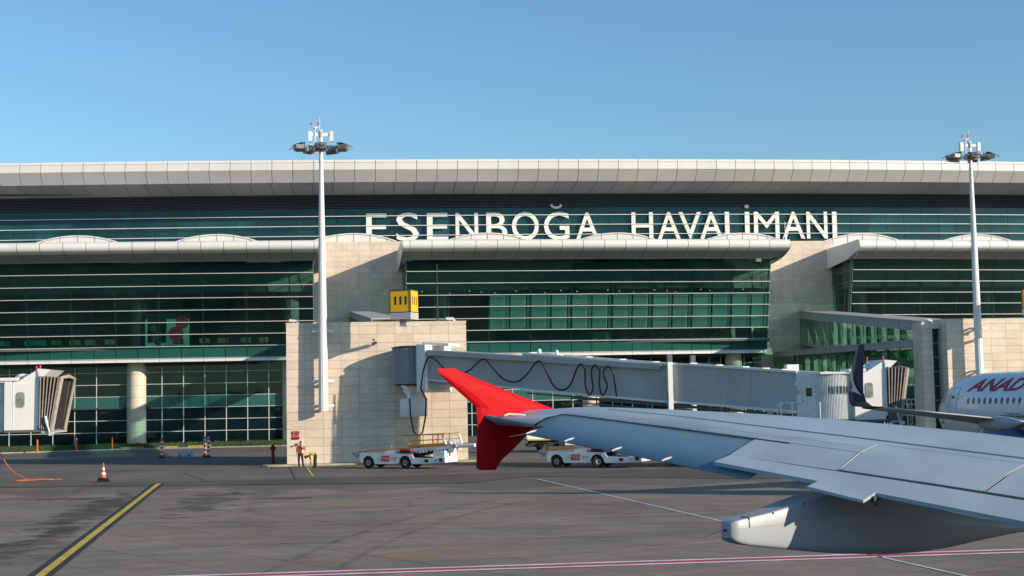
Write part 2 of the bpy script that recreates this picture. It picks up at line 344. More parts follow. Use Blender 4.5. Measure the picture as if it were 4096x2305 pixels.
# ------------------------------------------------------------------ ground
def sheet(name, x0, x1, y0, y1, z, mt, n=1):
    b = MB(); b.add([(x0, y0, z), (x1, y0, z), (x1, y1, z), (x0, y1, z)], [(0, 1, 2, 3)]); return struct(obj(name, b, mt))
sheet('ground', -4000, 4000, -3000, 5000, -.045, M['soil'])
apron = sheet('apron', -400, 500, -250, 88, -.03, M['asphalt'])
sheet('taxi_lane', -400, 500, 86.4, 400, -.012, M['asphalt'])
b = MB(); b.add([(-80, 85.6, -.008), (-18, 85.1, -.008), (-.3, 80.3, -.008), (7.7, 77.4, -.008), (11, 82.4, -.008), (22, 74.6, -.008), (60, 70, -.008), (60, 86.6, -.008), (-80, 86.6, -.008)], [tuple(range(9))])
struct(obj('asphalt_strip', b, M['asphalt2']))
u = Vector((.5, -.866, 0)); v2 = Vector((.866, .5, 0)); um = unit('slab', M['slab']); O = Vector((-13.73, 63.65, -.028))
k = 0
for i in range(-9, 14):
    for j in range(-7, 14):
        p = O+u*(5.0*i)+v2*(2.46*j); c = p+u*2.5+v2*1.23
        if 26 < c.y < 90 and abs(c.x-(4+.127*(c.y))) < .36*c.y+6:
            lim = 79.2 if c.x < 0 else 74.5
            if c.y > lim-2.2: continue
            g = random.choice((.008, .012, .018))
            place('concrete_slab', um, apron, p+u*g+v2*g, u*(5.0-2*g), v2*(2.46-2*g), .02)
            k += 1
# fill under the strip so the slab field meets the asphalt
# painted lines
def line(name, p, q, wd, z, mt, label=None):
    p = Vector((*p, z)); q = Vector((*q, z)); d = (q-p).normalized(); n = Vector((-d.y, d.x, 0))*wd/2
    b = MB(); b.add([p-n, q-n, q+n, p+n], [(0, 1, 2, 3)]); return struct(obj(name, b, mt))
Z1, Z2 = .006, .010
line('line_border', (-7.3, 32), (-9.62, 85.0), .66, Z1, M['black'])
line('yellow_line', (-7.3, 32), (-9.62, 85.0), .25, Z2, M['yellow'])
line('white_line', (-40, 39.6), (60, 37.5), .95, Z1, M['whitep'])
line('red_line', (-40, 39.6), (60, 37.5), .42, Z2, M['redp'])
line('white_line', (11.3, 79.3), (13.71, 50.04), .10, Z1, M['whitep'])
line('white_line', (13.71, 50.04), (15.2, 33), .10, Z1, M['whitep'])
line('yellow_line', (-1.52, 100.6), (-.95, 87.9), .13, Z1, M['yellow'])
line('red_line', (-14.24, 102.66), (-13.14, 78.3), .13, Z1, M['redw'])
line('red_line', (-4.6, 112), (-3.7, 99), .16, Z1, M['redw'])
for i in range(9):
    xx = -1+i*1.7+random.uniform(-.4, .4); yy = 90.5-random.uniform(0, 5)
    line('yellow_line', (xx, yy), (xx+.4, yy+1.6), .09, Z1, mat('faded_yellow_paint', (.30, .23, .09), .8, var=.4, scale=8) if i == 0 else bpy.data.materials['faded_yellow_paint'])
M['joint2'] = mat('joint_filler', (.035, .034, .033), .9)
for (p, q) in (((-28, 118), (-9, 96)), ((-9.5, 97.5), (-7.2, 86.7)), ((-2.7, 101.5), (-2.0, 86.6)), ((-30, 97), (-8, 104)), ((3.5, 93.5), (7, 86.6)), ((-34, 104), (-12, 128)), ((12, 98), (6, 87)), ((18, 100), (30, 87))):
    line('pavement_joint', p, q, .05, Z1, M['joint2'])
def tyre_mat():
    m, t, b = nodes('tyre_rubber_trace'); N = t.nodes.new; L = t.links.new
    out = t.nodes['Material Output']; tr = N('ShaderNodeBsdfTransparent'); mx = N('ShaderNodeMixShader'); geo = N('ShaderNodeNewGeometry')
    n = N('ShaderNodeTexNoise'); n.inputs['Scale'].default_value = 1.3; n.inputs['Detail'].default_value = 8; n.inputs['Roughness'].default_value = .75; L(geo.outputs['Position'], n.inputs['Vector'])
    r = N('ShaderNodeMapRange'); r.inputs['From Min'].default_value = .42; r.inputs['From Max'].default_value = .72; r.inputs['To Max'].default_value = .42; L(n.outputs['Fac'], r.inputs['Value'])
    b.inputs['Base Color'].default_value = (.03, .03, .03, 1); b.inputs['Roughness'].default_value = .9
    L(r.outputs[0], mx.inputs[0]); L(tr.outputs[0], mx.inputs[1]); L(b.outputs[0], mx.inputs[2]); L(mx.outputs[0], out.inputs[0]); return m
tm = tyre_mat()
for (pts, wd) in (([(-16, 60), (-6, 55), (6, 53), (22, 54)], .3), ([(-16, 61.6), (-6, 56.6), (6, 54.6), (22, 55.6)], .3), ([(-2, 38), (1, 50), (6, 62), (14, 73)], .28), ([(-.2, 38), (2.7, 49.5), (7.6, 61.4), (15.5, 72.2)], .28), ([(-14, 44), (-4, 47), (8, 46), (20, 42)], .35), ([(-12, 94), (0, 91), (14, 93), (26, 90)], .25), ([(-12, 95.6), (0, 92.6), (14, 94.6), (26, 91.6)], .25), ([(1, 70), (3, 66), (3.4, 62), (1.6, 59), (-1, 58.4)], .25)):
    P_ = []
    for i in range(len(pts)-1):
        q = [Vector((*pts[max(0, min(len(pts)-1, j))], 0)) for j in (i-1, i, i+1, i+2)]
        for k in range(8):
            f = k/8; P_.append(.5*((2*q[1])+(-q[0]+q[2])*f+(2*q[0]-5*q[1]+4*q[2]-q[3])*f*f+(-q[0]+3*q[1]-3*q[2]+q[3])*f**3))
    P_.append(Vector((*pts[-1], 0))); rows = []
    for i, p in enumerate(P_):
        d = (P_[min(i+1, len(P_)-1)]-P_[max(i-1, 0)]).normalized(); n_ = Vector((-d.y, d.x, 0))*wd/2; rows.append([p-n_+Vector((0, 0, .003)), p+n_+Vector((0, 0, .003))])
    b = MB(); b.grid(rows); struct(obj('tyre_mark', b, tm))
# grass strip with kerb
def strip(name, pts0, pts1, z, mt):
    b = MB(); n = len(pts0); b.add([(*p, z) for p in pts0]+[(*p, z) for p in pts1], [(i, i+1, n+i+1, n+i) for i in range(n-1)]); return obj(name, b, mt)
g0 = [(-90, 139), (-31.7, 146.6), (-19.9, 150.4), (-4.3, 149.6), (9, 150)]; g1 = [(-90, 171.2)]+[(x, 171.3+(x-5)**2/1300) for x in (-31.7, -19.9, -4.3, 9)]
struct(strip('grass_strip', g0, g1, .03, M['grass']))
b = MB()
for i in range(len(g0)-1): b.bar((*g0[i], .03), (*g0[i+1], .03), .25, .14)
struct(obj('kerb', b, mat('kerb_concrete', (.34, .32, .29), .8, var=.2)))
b = MB()
for i in range(9000):
    t = random.random()*3.999; i0 = int(t); f = t-i0
    s_ = random.random()**1.5; x = (g0[i0][0]*(1-f)+g0[i0+1][0]*f)
    if x < -48: continue
    ya = g0[i0][1]*(1-f)+g0[i0+1][1]*f; yb = 171; y = ya+.2+(yb-ya)*s_; h = random.uniform(.08, .22); a = random.uniform(0, 6.28); d = Vector((math.cos(a), math.sin(a), 0))*.05
    P = Vector((x, y, .03)); b.add([P-d, P+d, P+Vector((random.uniform(-.06, .06), random.uniform(-.06, .06), h))], [(0, 1, 2)])
o = obj('grass_tufts', b, M['grass'], kind='stuff'); o['label'] = 'short green grass in front of the terminal'
for i, (xa, xb) in enumerate(((-21.04, -18.68), (-17.7, -15.35), (-14.3, -11.97))):
    b = MB(); b.box((xa, 151.9, .03), (xb, 152.1, .2))
    top('yellow_kerb_stone', b, M['yellow'], ['long yellow kerb bar on the grass, the leftmost of three', 'long yellow kerb bar behind the lone red and white post', 'long yellow kerb bar behind the pair of red and white posts'][i], 'kerb', 'yellow kerb bars on the grass')

# ------------------------------------------------------------------ terminal
clo = lambda x: (x-5)**2/1300
cup = lambda x: (x-38)**2/1600
def T(dy, z, x, c=clo): return Vector((x, dy+c(x), z))
def strip_curve(b, xs, c, y0, z0, y1, z1):     # extruded rectangle following the facade curve
    for xa, xb in zip(xs[:-1], xs[1:]):
        b.hexa([T(y0, z0, xa, c), T(y0, z0, xb, c), T(y1, z0, xb, c), T(y1, z0, xa, c)], [T(y0, z1, xa, c), T(y0, z1, xb, c), T(y1, z1, xb, c), T(y1, z1, xa, c)])
    return b
def rng(a, b, step): 
    n = max(1, round((b-a)/step)); return [a+(b-a)*i/n for i in range(n+1)]
XL, XR = -59, 106
hall = thing('terminal_hall', 'long airport terminal hall with white curved roof edge, dark louvre band and teal glass', 'terminal building', (20, 178, 0))
# stone core wall between the glazed bays
def stone_face(parent, o, ax, up, wd, ht, pw, ph, thick=.05, name='stone_panel', off=0.0, stagger=0):
    """grid of cladding panels on a face; o lower left corner, outward normal ax x up"""
    um = bpy.data.meshes.get('stone_panel_unit') or unit('stone_panel_unit', M['stone'])
    ax = Vector(ax).normalized(); up = Vector(up).normalized(); o = Vector(o)
    zs = [0]; 
    while zs[-1] < ht-.05: zs.append(min(ht, zs[-1]+ph))
    xs = [0]
    nx = max(1, round(wd/pw)); xs = [wd*i/nx for i in range(nx+1)]
    n = ax.cross(up)
    for i in range(len(zs)-1):
        for j in range(len(xs)-1):
            if zs[i+1]-zs[i] < .1: continue
            g = .008; pr = random.uniform(-.004, .004)
            place(name, um, parent, o+ax*(xs[j]+g)+up*(zs[i]+g)+n*pr, ax*(xs[j+1]-xs[j]-2*g), up*(zs[i+1]-zs[i]-2*g), thick)
walls = {}
for (xa, xb) in ((-1.7, 9.3), (52.7, 63.8)):
    xm = (xa+xb)/2; y = 174.35+clo(xm)
    b = MB(); b.box((xa, y, 0), (xb, y+1.2, 23.5)); wl = obj('stone_wall', b, M['joint'], hall)
    stone_face(wl, (xa, y, 0), (1, 0, 0), (0, 0, 1), xb-xa, 23.5, 1.38, .68 if xa < 0 else .68)
# upper facade
mod = 2.53; X0u = -1.34
joints = [X0u+mod*k for k in range(-22, 42)]
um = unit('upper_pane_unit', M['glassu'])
zr = [22.6, 24.1, 25.42, 26.69, 27.95, 29.0]
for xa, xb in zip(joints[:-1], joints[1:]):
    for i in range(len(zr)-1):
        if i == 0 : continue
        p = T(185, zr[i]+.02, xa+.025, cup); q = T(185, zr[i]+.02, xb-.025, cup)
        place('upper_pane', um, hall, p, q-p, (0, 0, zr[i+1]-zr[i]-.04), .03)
b = MB(); strip_curve(b, joints, cup, 185.06, 22.4, 185.12, 22.5)
obj('sill', b, M['frame'], hall)
for x in joints:
    b = MB(); p = T(185.02, 0, x, cup); b.box((x-.03, p.y, 22.4), (x+.03, p.y+.12, 29.0)); obj('upper_mullion', b, M['frame'], hall)
for z in (25.42, 26.69, 27.95, 24.1):
    b = MB(); strip_curve(b, joints, cup, 184.30, z-.035, 184.38, z+.035); obj('sun_rail', b, M['white'], hall)
b = MB(); strip_curve(b, joints, cup, 185.0, 29.0, 185.1, 30.8); obj('louvre_backing', b, M['slatback'], hall)
for k in range(9):
    z = 29.08+.195*k; b = MB()
    for xa, xb in zip(joints[:-1], joints[1:]):
        b.hexa([T(184.72, z, xa, cup), T(184.72, z, xb, cup), T(184.96, z+.10, xb, cup), T(184.96, z+.10, xa, cup)], [T(184.72, z+.03, xa, cup), T(184.72, z+.03, xb, cup), T(184.96, z+.13, xb, cup), T(184.96, z+.13, xa, cup)])
    obj('louvre_slat', b, M['slat'], hall)
# dark room behind the upper glass
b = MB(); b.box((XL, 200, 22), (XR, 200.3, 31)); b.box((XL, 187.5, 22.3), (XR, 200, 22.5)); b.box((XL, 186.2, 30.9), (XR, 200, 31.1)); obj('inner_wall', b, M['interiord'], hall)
b = MB()
for k in range(12):
    x = -52+13.2*k; b.tube([(x, 190, 22.5), (x, 190, 31)], .35, 10); b.bar((x, 190, 24), (x+6, 190, 29.5), .2); b.bar((x+13, 190, 24), (x+7, 190, 29.5), .2)
obj('inner_truss', b, M['interior'], hall)
# roof edge: four rows of metal panels
prof = [(178.9, 34.22), (177.42, 34.05), (177.3, 33.72), (177.3, 32.82), (178.45, 31.46), (184.8, 30.8)]
jr = [X0u-.22+mod*k for k in range(-22, 42)]
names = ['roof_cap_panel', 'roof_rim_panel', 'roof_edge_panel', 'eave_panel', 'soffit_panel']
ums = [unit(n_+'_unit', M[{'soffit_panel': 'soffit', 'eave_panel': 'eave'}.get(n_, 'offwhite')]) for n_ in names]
for xa, xb in zip(jr[:-1], jr[1:]):
    for i in range(5):
        (ya, za), (yb, zb) = prof[i], prof[i+1]; g = .03
        gz = .015 if i in (0, 1) else .012
        p = T(yb, zb, xa+g, cup); q = T(yb, zb, xb-g, cup); r_ = T(ya, za, xa+g, cup); e = (r_-p).normalized()*gz
        if i == 3:   # gently rounded eave panel
            pass
        place(names[i], ums[i], hall, p+e, q-p, r_-p-2*e, .04)
b = MB()
pin = [(y+.12, z-.02 if i < 2 else z+.05) for i, (y, z) in enumerate(prof)]
b.grid([[T(y, z, x, cup) for (y, z) in pin] for x in jr], sm=False); obj('roof_backing', b, M['gap'], hall)
b = MB(); b.grid([[T(178.8, 34.16, x, cup), T(200, 33.9, x, cup), T(255, 33.4, x, cup)] for x in jr], sm=False); b.box((XL, 200.4, 0), (XR, 259, 33.5)); obj('roof', b, M['cladgrey'], hall)
# roof deck above the lounges and its vaults
M['membrane'] = mat('roof_membrane', (.11, .11, .105), .9)
for (xa, xb) in ((XL, -1.1), (8.5, 54.0), (62.9, XR)):
    b = MB(); strip_curve(b, rng(xa, xb, 5), clo, 163.2, 22.25, 175.4, 22.38); obj('lounge_roof', b, M['membrane'], hall)
b = MB(); strip_curve(b, rng(XL, XR, 5), clo, 175.5, 22.25, 184.9, 22.38); obj('lounge_roof', b, M['membrane'], hall)
for i in range(10):
    xc = -29.4+16.32*(i-1); b = MB(); y0 = 175.65+clo(xc)
    def arc(y, R_=14.2, z0=24.7, hw=7.9, n=20): 
        return [Vector((xc+hw*(2*k/n-1), y, z0-R_+math.sqrt(R_*R_-(hw*(2*k/n-1))**2))) for k in range(n+1)]
    b.grid([arc(y0), arc(y0+.06), arc(y0+4), arc(y0+9.5)])
    f = arc(y0+.02); 
    for a_, c_ in zip(f[:-1], f[1:]): b.add([a_, c_, (c_.x, c_.y, 22.3), (a_.x, a_.y, 22.3)], [(0, 3, 2, 1)])
    va = obj('roof_vault', b, M['white'], hall)
    b = MB(); f2 = arc(y0-.03, 14.25, 24.53)
    b.tube(f2, .03, 5)
    for k in range(1, 8):
        xx = xc-8+2*k; zz = 24.53-14.25+math.sqrt(14.25**2-(xx-xc)**2); b.bar((xx, y0-.02, 22.4), (xx, y0-.02, zz+.16), .03)
    obj('vault_seam', b, M['cladgrey'], va)

# --- glazed gate lounges
ZL = [11.0, 12.35, 13.71, 15.07, 16.42, 17.78, 19.14, 20.5]
def yl(z): return 169.0-(z-9.3)*.25
glazed = unit('pane_unit', M['glassb']); spu = unit('spandrel_unit', M['spandrel']); gpu = unit('lower_pane_unit', M['glassl']); fasu = unit('fascia_unit', M['white'])
sgpu = unit('lower_spandrel_unit', M['spandrel'])
def profile_panel(name, pts, wd, mt):
    v = []; f = []; n = len(pts)
    for x in (0, wd):
        v += [(x, y, z) for y, z in pts]
    for i in range(n-1): f.append((i, n+i, n+i+1, i+1))
    return mk(name, v, f, mt, True)
nose = [(163.9, 22.50), (163.1, 22.47), (162.62, 22.36), (162.36, 22.12), (162.3, 21.85), (162.36, 21.58), (162.55, 21.40), (162.8, 21.28), (163.2, 21.14), (165.55, 20.52)]
nose = [(y-162.3, z) for y, z in nose]
nosem = profile_panel('canopy_panel_unit', nose[:-1], 2.47-.05, M['offwhite'])
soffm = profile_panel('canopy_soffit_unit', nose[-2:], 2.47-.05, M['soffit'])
COLX = [-57.5, -39.7, -22, -4.3, 13.5, 31.2, 48.9, 66.6, 84.3, 102]
def lounge(label, xa, xb, J0, J1, lipa, lipb, loc, mid=False, floorx=None):
    L_ = thing('gate_lounge', label, 'lounge building', loc, 'projecting glass lounges of the terminal')
    js = [J0+2.455*k for k in range(-60, 60)]; js = [x for x in js if xa+.4 < x < xb-.4]; js = [xa]+js+[xb]
    # canopy
    n = 0; x = lipa
    lj = [J1+2.485*k for k in range(-60, 60)]; lj = [x for x in lj if lipa+.3 < x < lipb-.3]; lj = [lipa]+lj+[lipb]
    for a_, b_ in zip(lj[:-1], lj[1:]):
        o = bpy.data.objects.new('canopy_panel', nosem); COL.objects.link(o); o.parent = L_
        p = T(162.3, 0, a_); q = T(162.3, 0, b_); d = q-p; ang = math.atan2(d.y, d.x)
        o.location = Vector((p.x+.025, p.y, 0))-org(L_); o.rotation_euler = (0, 0, ang); o.scale = ((b_-a_-.05)/(2.47-.05), 1, 1)
        o2 = o.copy(); o2.data = soffm; o2.name = 'canopy_soffit'; COL.objects.link(o2)
    b = MB(); b.grid([[T(y+162.3+.12, z-.04 if z > 22 else z+.09, x) for y, z in nose] for x in lj], sm=False)
    obj('canopy_backing', b, M['gap'], L_)
    b = MB(); strip_curve(b, js, clo, 165.5, 20.5, 166.3, 20.62); obj('head_trim', b, M['cladgrey'], L_)
    # canopy end cheeks of five vertical panels
    for xe, sgn in ((lipa, -1), (lipb, 1)):
        ys = [162.55, 164.7, 167.1, 169.5, 171.9, 174.25]; cy = clo(xe)
        for i in range(5):
            ya, yb = ys[i]+.02, ys[i+1]-.02; zb = lambda y: 21.3-(y-162.55)*.27 if y < 165.5 else 20.5-(y-165.5)*.075
            b = MB(); poly = [(xe, ya+cy, zb(ya)), (xe, yb+cy, zb(yb)), (xe, yb+cy, 22.42), (xe, ya+cy, 22.42)]
            if i == 0: poly = [(xe, 162.32+cy, 21.7), (xe, 162.7+cy, 21.3), (xe, yb+cy, zb(yb)), (xe, yb+cy, 22.44), (xe, 162.75+cy, 22.42), (xe, 162.35+cy, 22.1)]
            b.prism(poly, (sgn*.06, 0, 0)); obj('cheek_panel', b, M['offwhite'], L_)
        b = MB(); b.add([(xe, 162.8+cy, 21.1), (xe, 174.2+cy, 19.9), (xe-sgn*.6, 174.2+cy, 20.45), (xe-sgn*.6, 165.5+cy, 20.45)], [(0, 1, 2, 3)]); obj('cheek_soffit', b, M['offwhite'], L_)
    # leaning glass wall
    for a_, b_ in zip(js[:-1], js[1:]):
        for i in range(7):
            z0, z1 = ZL[i], ZL[i+1]; p = T(yl(z0), z0+.01, a_+.03); q = T(yl(z0), z0+.01, b_-.03); r_ = T(yl(z1), z1-.01, a_+.03)
            place('pane', glazed, L_, p, q-p, r_-p, .03)
        p = T(yl(9.66), 9.66, a_+.04); q = T(yl(9.66), 9.66, b_-.04); r_ = T(yl(10.95), 10.95, a_+.04)
        place('spandrel_panel', spu, L_, p, q-p, r_-p, .04)
        p = T(168.75, 9.27, a_+.02); q = T(168.75, 9.27, b_-.02)
        place('fascia_panel', fasu, L_, p, q-p, (0, 0, .34), .05)
    for z in ZL+[9.66]:
        b = MB(); y = yl(z); strip_curve(b, js, clo, y-.30, z-.042, y-.12, z+.028); lv = obj('sun_louvre', b, M['alu'], L_)
    for k_, x in enumerate(js):
        b = MB(); b.bar(T(yl(9.66)+.09, 9.66, x), T(yl(20.5)+.09, 20.5, x), .06, .12, up=(0, 1, 0)); obj('mullion', b, M['frame'], L_)
    for k_, x in enumerate(js):
        if k_ % 2 == 0:
            b = MB(); b.bar(T(yl(9.66)+.5, 9.66, x), T(yl(20.5)+.5, 20.5, x), .16, .5, up=(0, 1, 0)); obj('steel_post', b, M['gframe'], L_)
    b = MB(); strip_curve(b, js, clo, 168.85, 9.25, 171.4, 9.32); obj('underside', b, M['cladgrey'], L_)
    # return glass on the two ends
    for xe in (xa, xb):
        c0 = clo(xe); s_ = -1 if xe == xa else 1
        for i in range(7):
            z0, z1 = ZL[i], ZL[i+1]
            for k in range(3):
                f0, f1 = k/3, (k+1)/3
                ya0 = yl(z0)+(174.25-yl(z0))*f0; ya1 = yl(z0)+(174.25-yl(z0))*f1; yb0 = yl(z1)+(174.25-yl(z1))*f0; yb1 = yl(z1)+(174.25-yl(z1))*f1
                b = MB(); b.add([(xe, ya0+c0+.03, z0+.02), (xe, ya1+c0-.03, z0+.02), (xe, yb1+c0-.03, z1-.02), (xe, yb0+c0+.03, z1-.02)], [(0, 1, 2, 3) if s_ > 0 else (3, 2, 1, 0)]); obj('end_pane', b, M['glassb'], L_)
        b = MB()
        for k in range(4):
            f0 = k/3; b.bar((xe, yl(11)+(174.25-yl(11))*f0+c0, 11), (xe, yl(20.5)+(174.25-yl(20.5))*f0+c0, 20.5), .07)
        for z in ZL: b.bar((xe, yl(z)+c0, z), (xe, 174.25+c0, z), .06)
        obj('end_frame', b, M['gframe'], L_)
        b = MB(); b.prism([(xe, yl(9.3)+c0, 9.25), (xe, 174.3+c0, 9.25), (xe, 174.3+c0, 11), (xe, yl(11)+c0, 11)], (-.05*s_, 0, 0)); obj('end_spandrel', b, M['spandrel'], L_)
    # inside
    b = MB(); b.box((xa, 169.3+clo(xa)*.0, 10.7), (xb, 186, 10.95)); obj('floor_slab', b, M['floor'], L_)
    b = MB(); strip_curve(b, rng(xa+.1, xb-.1, 5), clo, 170.2, 17.35, 170.35, 20.5); strip_curve(b, rng(xa+.1, xb-.1, 5), clo, 170.2, 17.25, 184, 17.35); ce = obj('ceiling', b, M['interior'], L_)
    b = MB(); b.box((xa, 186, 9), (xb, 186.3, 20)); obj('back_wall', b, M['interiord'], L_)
    b = MB()
    for a_, b_ in zip(js[:-1], js[1:]):
        xm = (a_+b_)/2; p = T(170.16, 18.55, xm)
        for k in range(9): b.box((xm-.55+k*.14, p.y-.02, 18.5), (xm-.5+k*.14, p.y, 18.58))
    obj('air_vent', b, M['frame'], L_)
    for x in COLX:
        if xa+.9 < x < xb-.9:
            b = MB(); p = T(172.6, 0, x); b.lathe((x, p.y, 10.9), [(.95, 0), (.95, 6.4)], 24); obj('inner_column', b, M['interior'], L_)
    return L_, js
LA, jsA = lounge('left glass lounge with yellow seat rows behind its panes, under a white canopy', XL+2, -1.62, -19.05, -33.75, XL, -1.0, (-24, 169, 0))
LB, jsB = lounge('middle glass lounge with pale green blinds drawn behind its panes', 9.02, 52.8, 16.25, 9.26, 8.44, 54.07, (31, 169, 0), True)
LC, jsC = lounge('right glass lounge behind the sloping glass ramps and the far light mast', 63.4, XR-2, 65.5, 65.0, 62.84, XR, (84, 171, 0))

# ground floor glazing and round stone columns
low = thing('ground_floor', 'recessed ground floor glazing with pale gridded mullions and round stone columns under the lounges', 'building front', (-20, 172, 0))
ZG = [-.05, 1.32, 2.68, 4.05, 5.42, 6.8, 8.17, 9.25]
def lowfront(js):
    for a_, b_ in zip(js[:-1], js[1:]):
        for i in range(7):
            p = T(171.5, ZG[i]+.02, a_+.03); q = T(171.5, ZG[i]+.02, b_-.03)
            place('lower_spandrel' if i == 3 else 'lower_pane', sgpu if i == 3 else gpu, low, p, q-p, (0, 0, ZG[i+1]-ZG[i]-.04), .03)
    for x in js:
        b = MB(); p = T(171.42, 0, x); b.box((x-.045, p.y, 0), (x+.045, p.y+.14, 9.25)); obj('lower_mullion', b, M['mull'], low)
    for z in ZG[:-1]:
        b = MB(); strip_curve(b, js, clo, 171.40, z-.035, 171.48, z+.035); obj('transom', b, M['mull'], low)
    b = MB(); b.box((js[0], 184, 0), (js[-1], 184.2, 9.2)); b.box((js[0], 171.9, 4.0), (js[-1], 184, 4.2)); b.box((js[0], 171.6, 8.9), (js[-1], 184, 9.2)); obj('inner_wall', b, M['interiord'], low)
    b = MB(); b.box((js[0], 172, -.02), (js[-1], 184, .02)); obj('inner_floor', b, M['floor'], low)
lowfront([-16.7-2.455*k for k in range(17, 3, -1)]+[-23.05])
lowfront([-20.95]+[-19.1+2.44*k for k in range(0, 8)])
lowfront([9.5+2.44*k for k in range(0, 16)]+[47.6])
lowfront([50.6, 52.9])
lowfront([58+2.44*k for k in range(0, 17)])
for x in COLX:
    if x > 54 and x < 70: continue
    xx = x if x < 40 else 49.2
    if x > 70: xx = x
    p = T(171.4, 0, xx); col = MB(); col.lathe((xx, p.y, 0), [(.98, 0), (.98, 9.26)], 28); co = obj('stone_column', col, M['joint'], low)
    for i in range(7):
        b = MB(); z0 = i*1.33+.01; b.lathe((xx, p.y, z0), [(1.03, 0), (1.03, 1.30)], 28); obj('stone_drum', b, M['stone'], co)
# things inside the left lounge
def seat_pair(x, y, mt, label, n=2, group='seat rows inside the left lounge'):
    t = thing('seat_row', label, 'seats', (x, y, 10.95), group)
    for k in range(n):
        b = MB(); b.box((x+k*.62, y, 11.4), (x+k*.62+.56, y+.5, 11.47)); obj('seat', b, mt, t)
        b = MB(); b.hexa([(x+k*.62, y-.05, 11.45), (x+k*.62+.56, y-.05, 11.45), (x+k*.62+.56, y+.02, 11.45), (x+k*.62, y+.02, 11.45)], [(x+k*.62, y-.14, 11.98), (x+k*.62+.56, y-.14, 11.98), (x+k*.62+.56, y-.08, 11.98), (x+k*.62, y-.08, 11.98)]); obj('backrest', b, mt, t)
    b = MB(); b.bar((x, y+.2, 11.36), (x+n*.62, y+.2, 11.36), .08); b.bar((x+.3, y+.2, 10.95), (x+.3, y+.2, 11.36), .06); b.bar((x+n*.62-.3, y+.2, 10.95), (x+n*.62-.3, y+.2, 11.36), .06); obj('leg_frame', b, M['frame'], t)
    return t
ys_ = lambda x: 170.05+clo(x)
for x, n_, mt_, lb in ((-37.2, 2, 'seatt', 'teal waiting seats at the far left of the lounge'), (-34.4, 4, 'seatt', 'longer row of teal waiting seats beside the yellow ones'), (-31.4, 2, 'seatg', 'first pair of yellow seats right of the teal row'),
        (-29.3, 2, 'seatg', 'second pair of yellow seats right of the teal row'), (-27.6, 2, 'seatg', 'third pair of yellow seats right of the teal row'), (-25.4, 2, 'seatg', 'pair of yellow seats just left of the inner column'),
        (-19.8, 1, 'seatr', 'single red seat in front of the advertising panel'), (-17.7, 2, 'seatr', 'pair of red seats in front of the advertising panel'), (-14.7, 2, 'seatg', 'dim yellow seats just right of the advertising panel'),
        (-12.6, 2, 'seatg', 'dim yellow seats in the middle between advert and stone tower'), (-10.0, 2, 'seatg', 'bright yellow seats left of the last pair by the tower'), (-7.9, 2, 'seatg', 'bright yellow seats nearest the stone tower')):
    seat_pair(x, ys_(x), M[mt_], lb, n_)
ad = thing('advertising_panel', 'lit advertising panel with red discs behind red seats in the left lounge', 'advert', (-18.3, 171.8, 10.95))
b = MB(); b.box((-21, 171.9, 10.95), (-15.9, 172.2, 15.0)); obj('panel_case', b, M['interiord'], ad)
gl_ = mat('advert_pale', (.45, .75, .68), .5, emit=(.3, .7, .6, .10)); rd_ = mat('advert_red', (.5, .02, .05), .5, emit=(.6, .03, .06, .10))
b = MB(); b.box((-21, 171.8, 11.1), (-20.75, 171.88, 14.3)); b.box((-18.6, 171.8, 11.1), (-16.0, 171.88, 14.3)); b.box((-20.75, 171.8, 11.1), (-18.6, 171.88, 11.6)); obj('lit_face', b, gl_, ad)
b = MB(); b.lathe((-17.5, 171.76, 12.6), [(.85, 0), (.85, .03)], 20, axis='Y'); b.lathe((-16.8, 171.75, 13.9), [(.75, 0), (.75, .02)], 20, axis='Y'); obj('red_disc', b, rd_, ad)
b = MB(); b.lathe((-20, 171.76, 13.2), [(.5, 0), (.5, .03)], 9, axis='Y'); b.lathe((-19.6, 171.76, 12.5), [(.35, 0), (.35, .03)], 7, axis='Y'); b.box((-20.2, 171.77, 11.7), (-19.4, 171.8, 12.4)); obj('picture', b, M['interior'], ad)
# middle lounge: blinds, counter, cafe chairs and tables, downlights
bu = unit('blind_unit', M['blind'])
zb0, zb1 = 12.42, 16.3
Bl = LB
for a_, b_ in zip(jsB[:-1], jsB[1:]):
    if a_ < 18: continue
    for i in range(3):
        z0 = ZL[1]+i*1.36+.06; z1 = z0+1.22
        p = T(yl(z0)+.42, z0, a_+.06); q = T(yl(z0)+.42, z0, b_-.55 if (jsB.index(a_) % 2) else b_-.12); r_ = T(yl(z1)+.42, z1, a_+.06)
        place('blind', bu, LB, p, q-p, r_-p, .01)
        p2 = T(yl(z0)+.36, z0, b_-.46); q2 = T(yl(z0)+.36, z0, b_-.12); r2 = T(yl(z1)+.36, z1, b_-.46)
        place('blind', bu, LB, p2, q2-p2, r2-p2, .01)
b = MB(); strip_curve(b, jsB, clo, yl(11)+.3, 10.95, yl(11)+.75, 11.12); obj('window_ledge', b, M['blind'], LB)
ct = thing('cafe_counter', 'yellow cafe counter standing behind the middle lounge window', 'counter', (32.6, 171, 10.95))
b = MB(); b.box((31.6, 171.2, 10.95), (33.7, 172.2, 12.1)); obj('counter_body', b, M['seatg'], ct); b = MB(); b.box((31.5, 171.1, 12.1), (33.8, 172.3, 12.2)); obj('counter_top', b, M['interior'], ct)
b = MB(); b.box((32.2, 171.05, 11.3), (32.9, 171.19, 12.0)); obj('display_screen', b, M['win'], ct)
ORD = ['first', 'second', 'third', 'fourth', 'fifth', 'sixth', 'seventh', 'eighth', 'ninth', 'tenth']
chx = [35.4, 36.6, 38.6, 39.8, 41.3, 42.5, 43.8, 45.1, 46.3, 47.2]
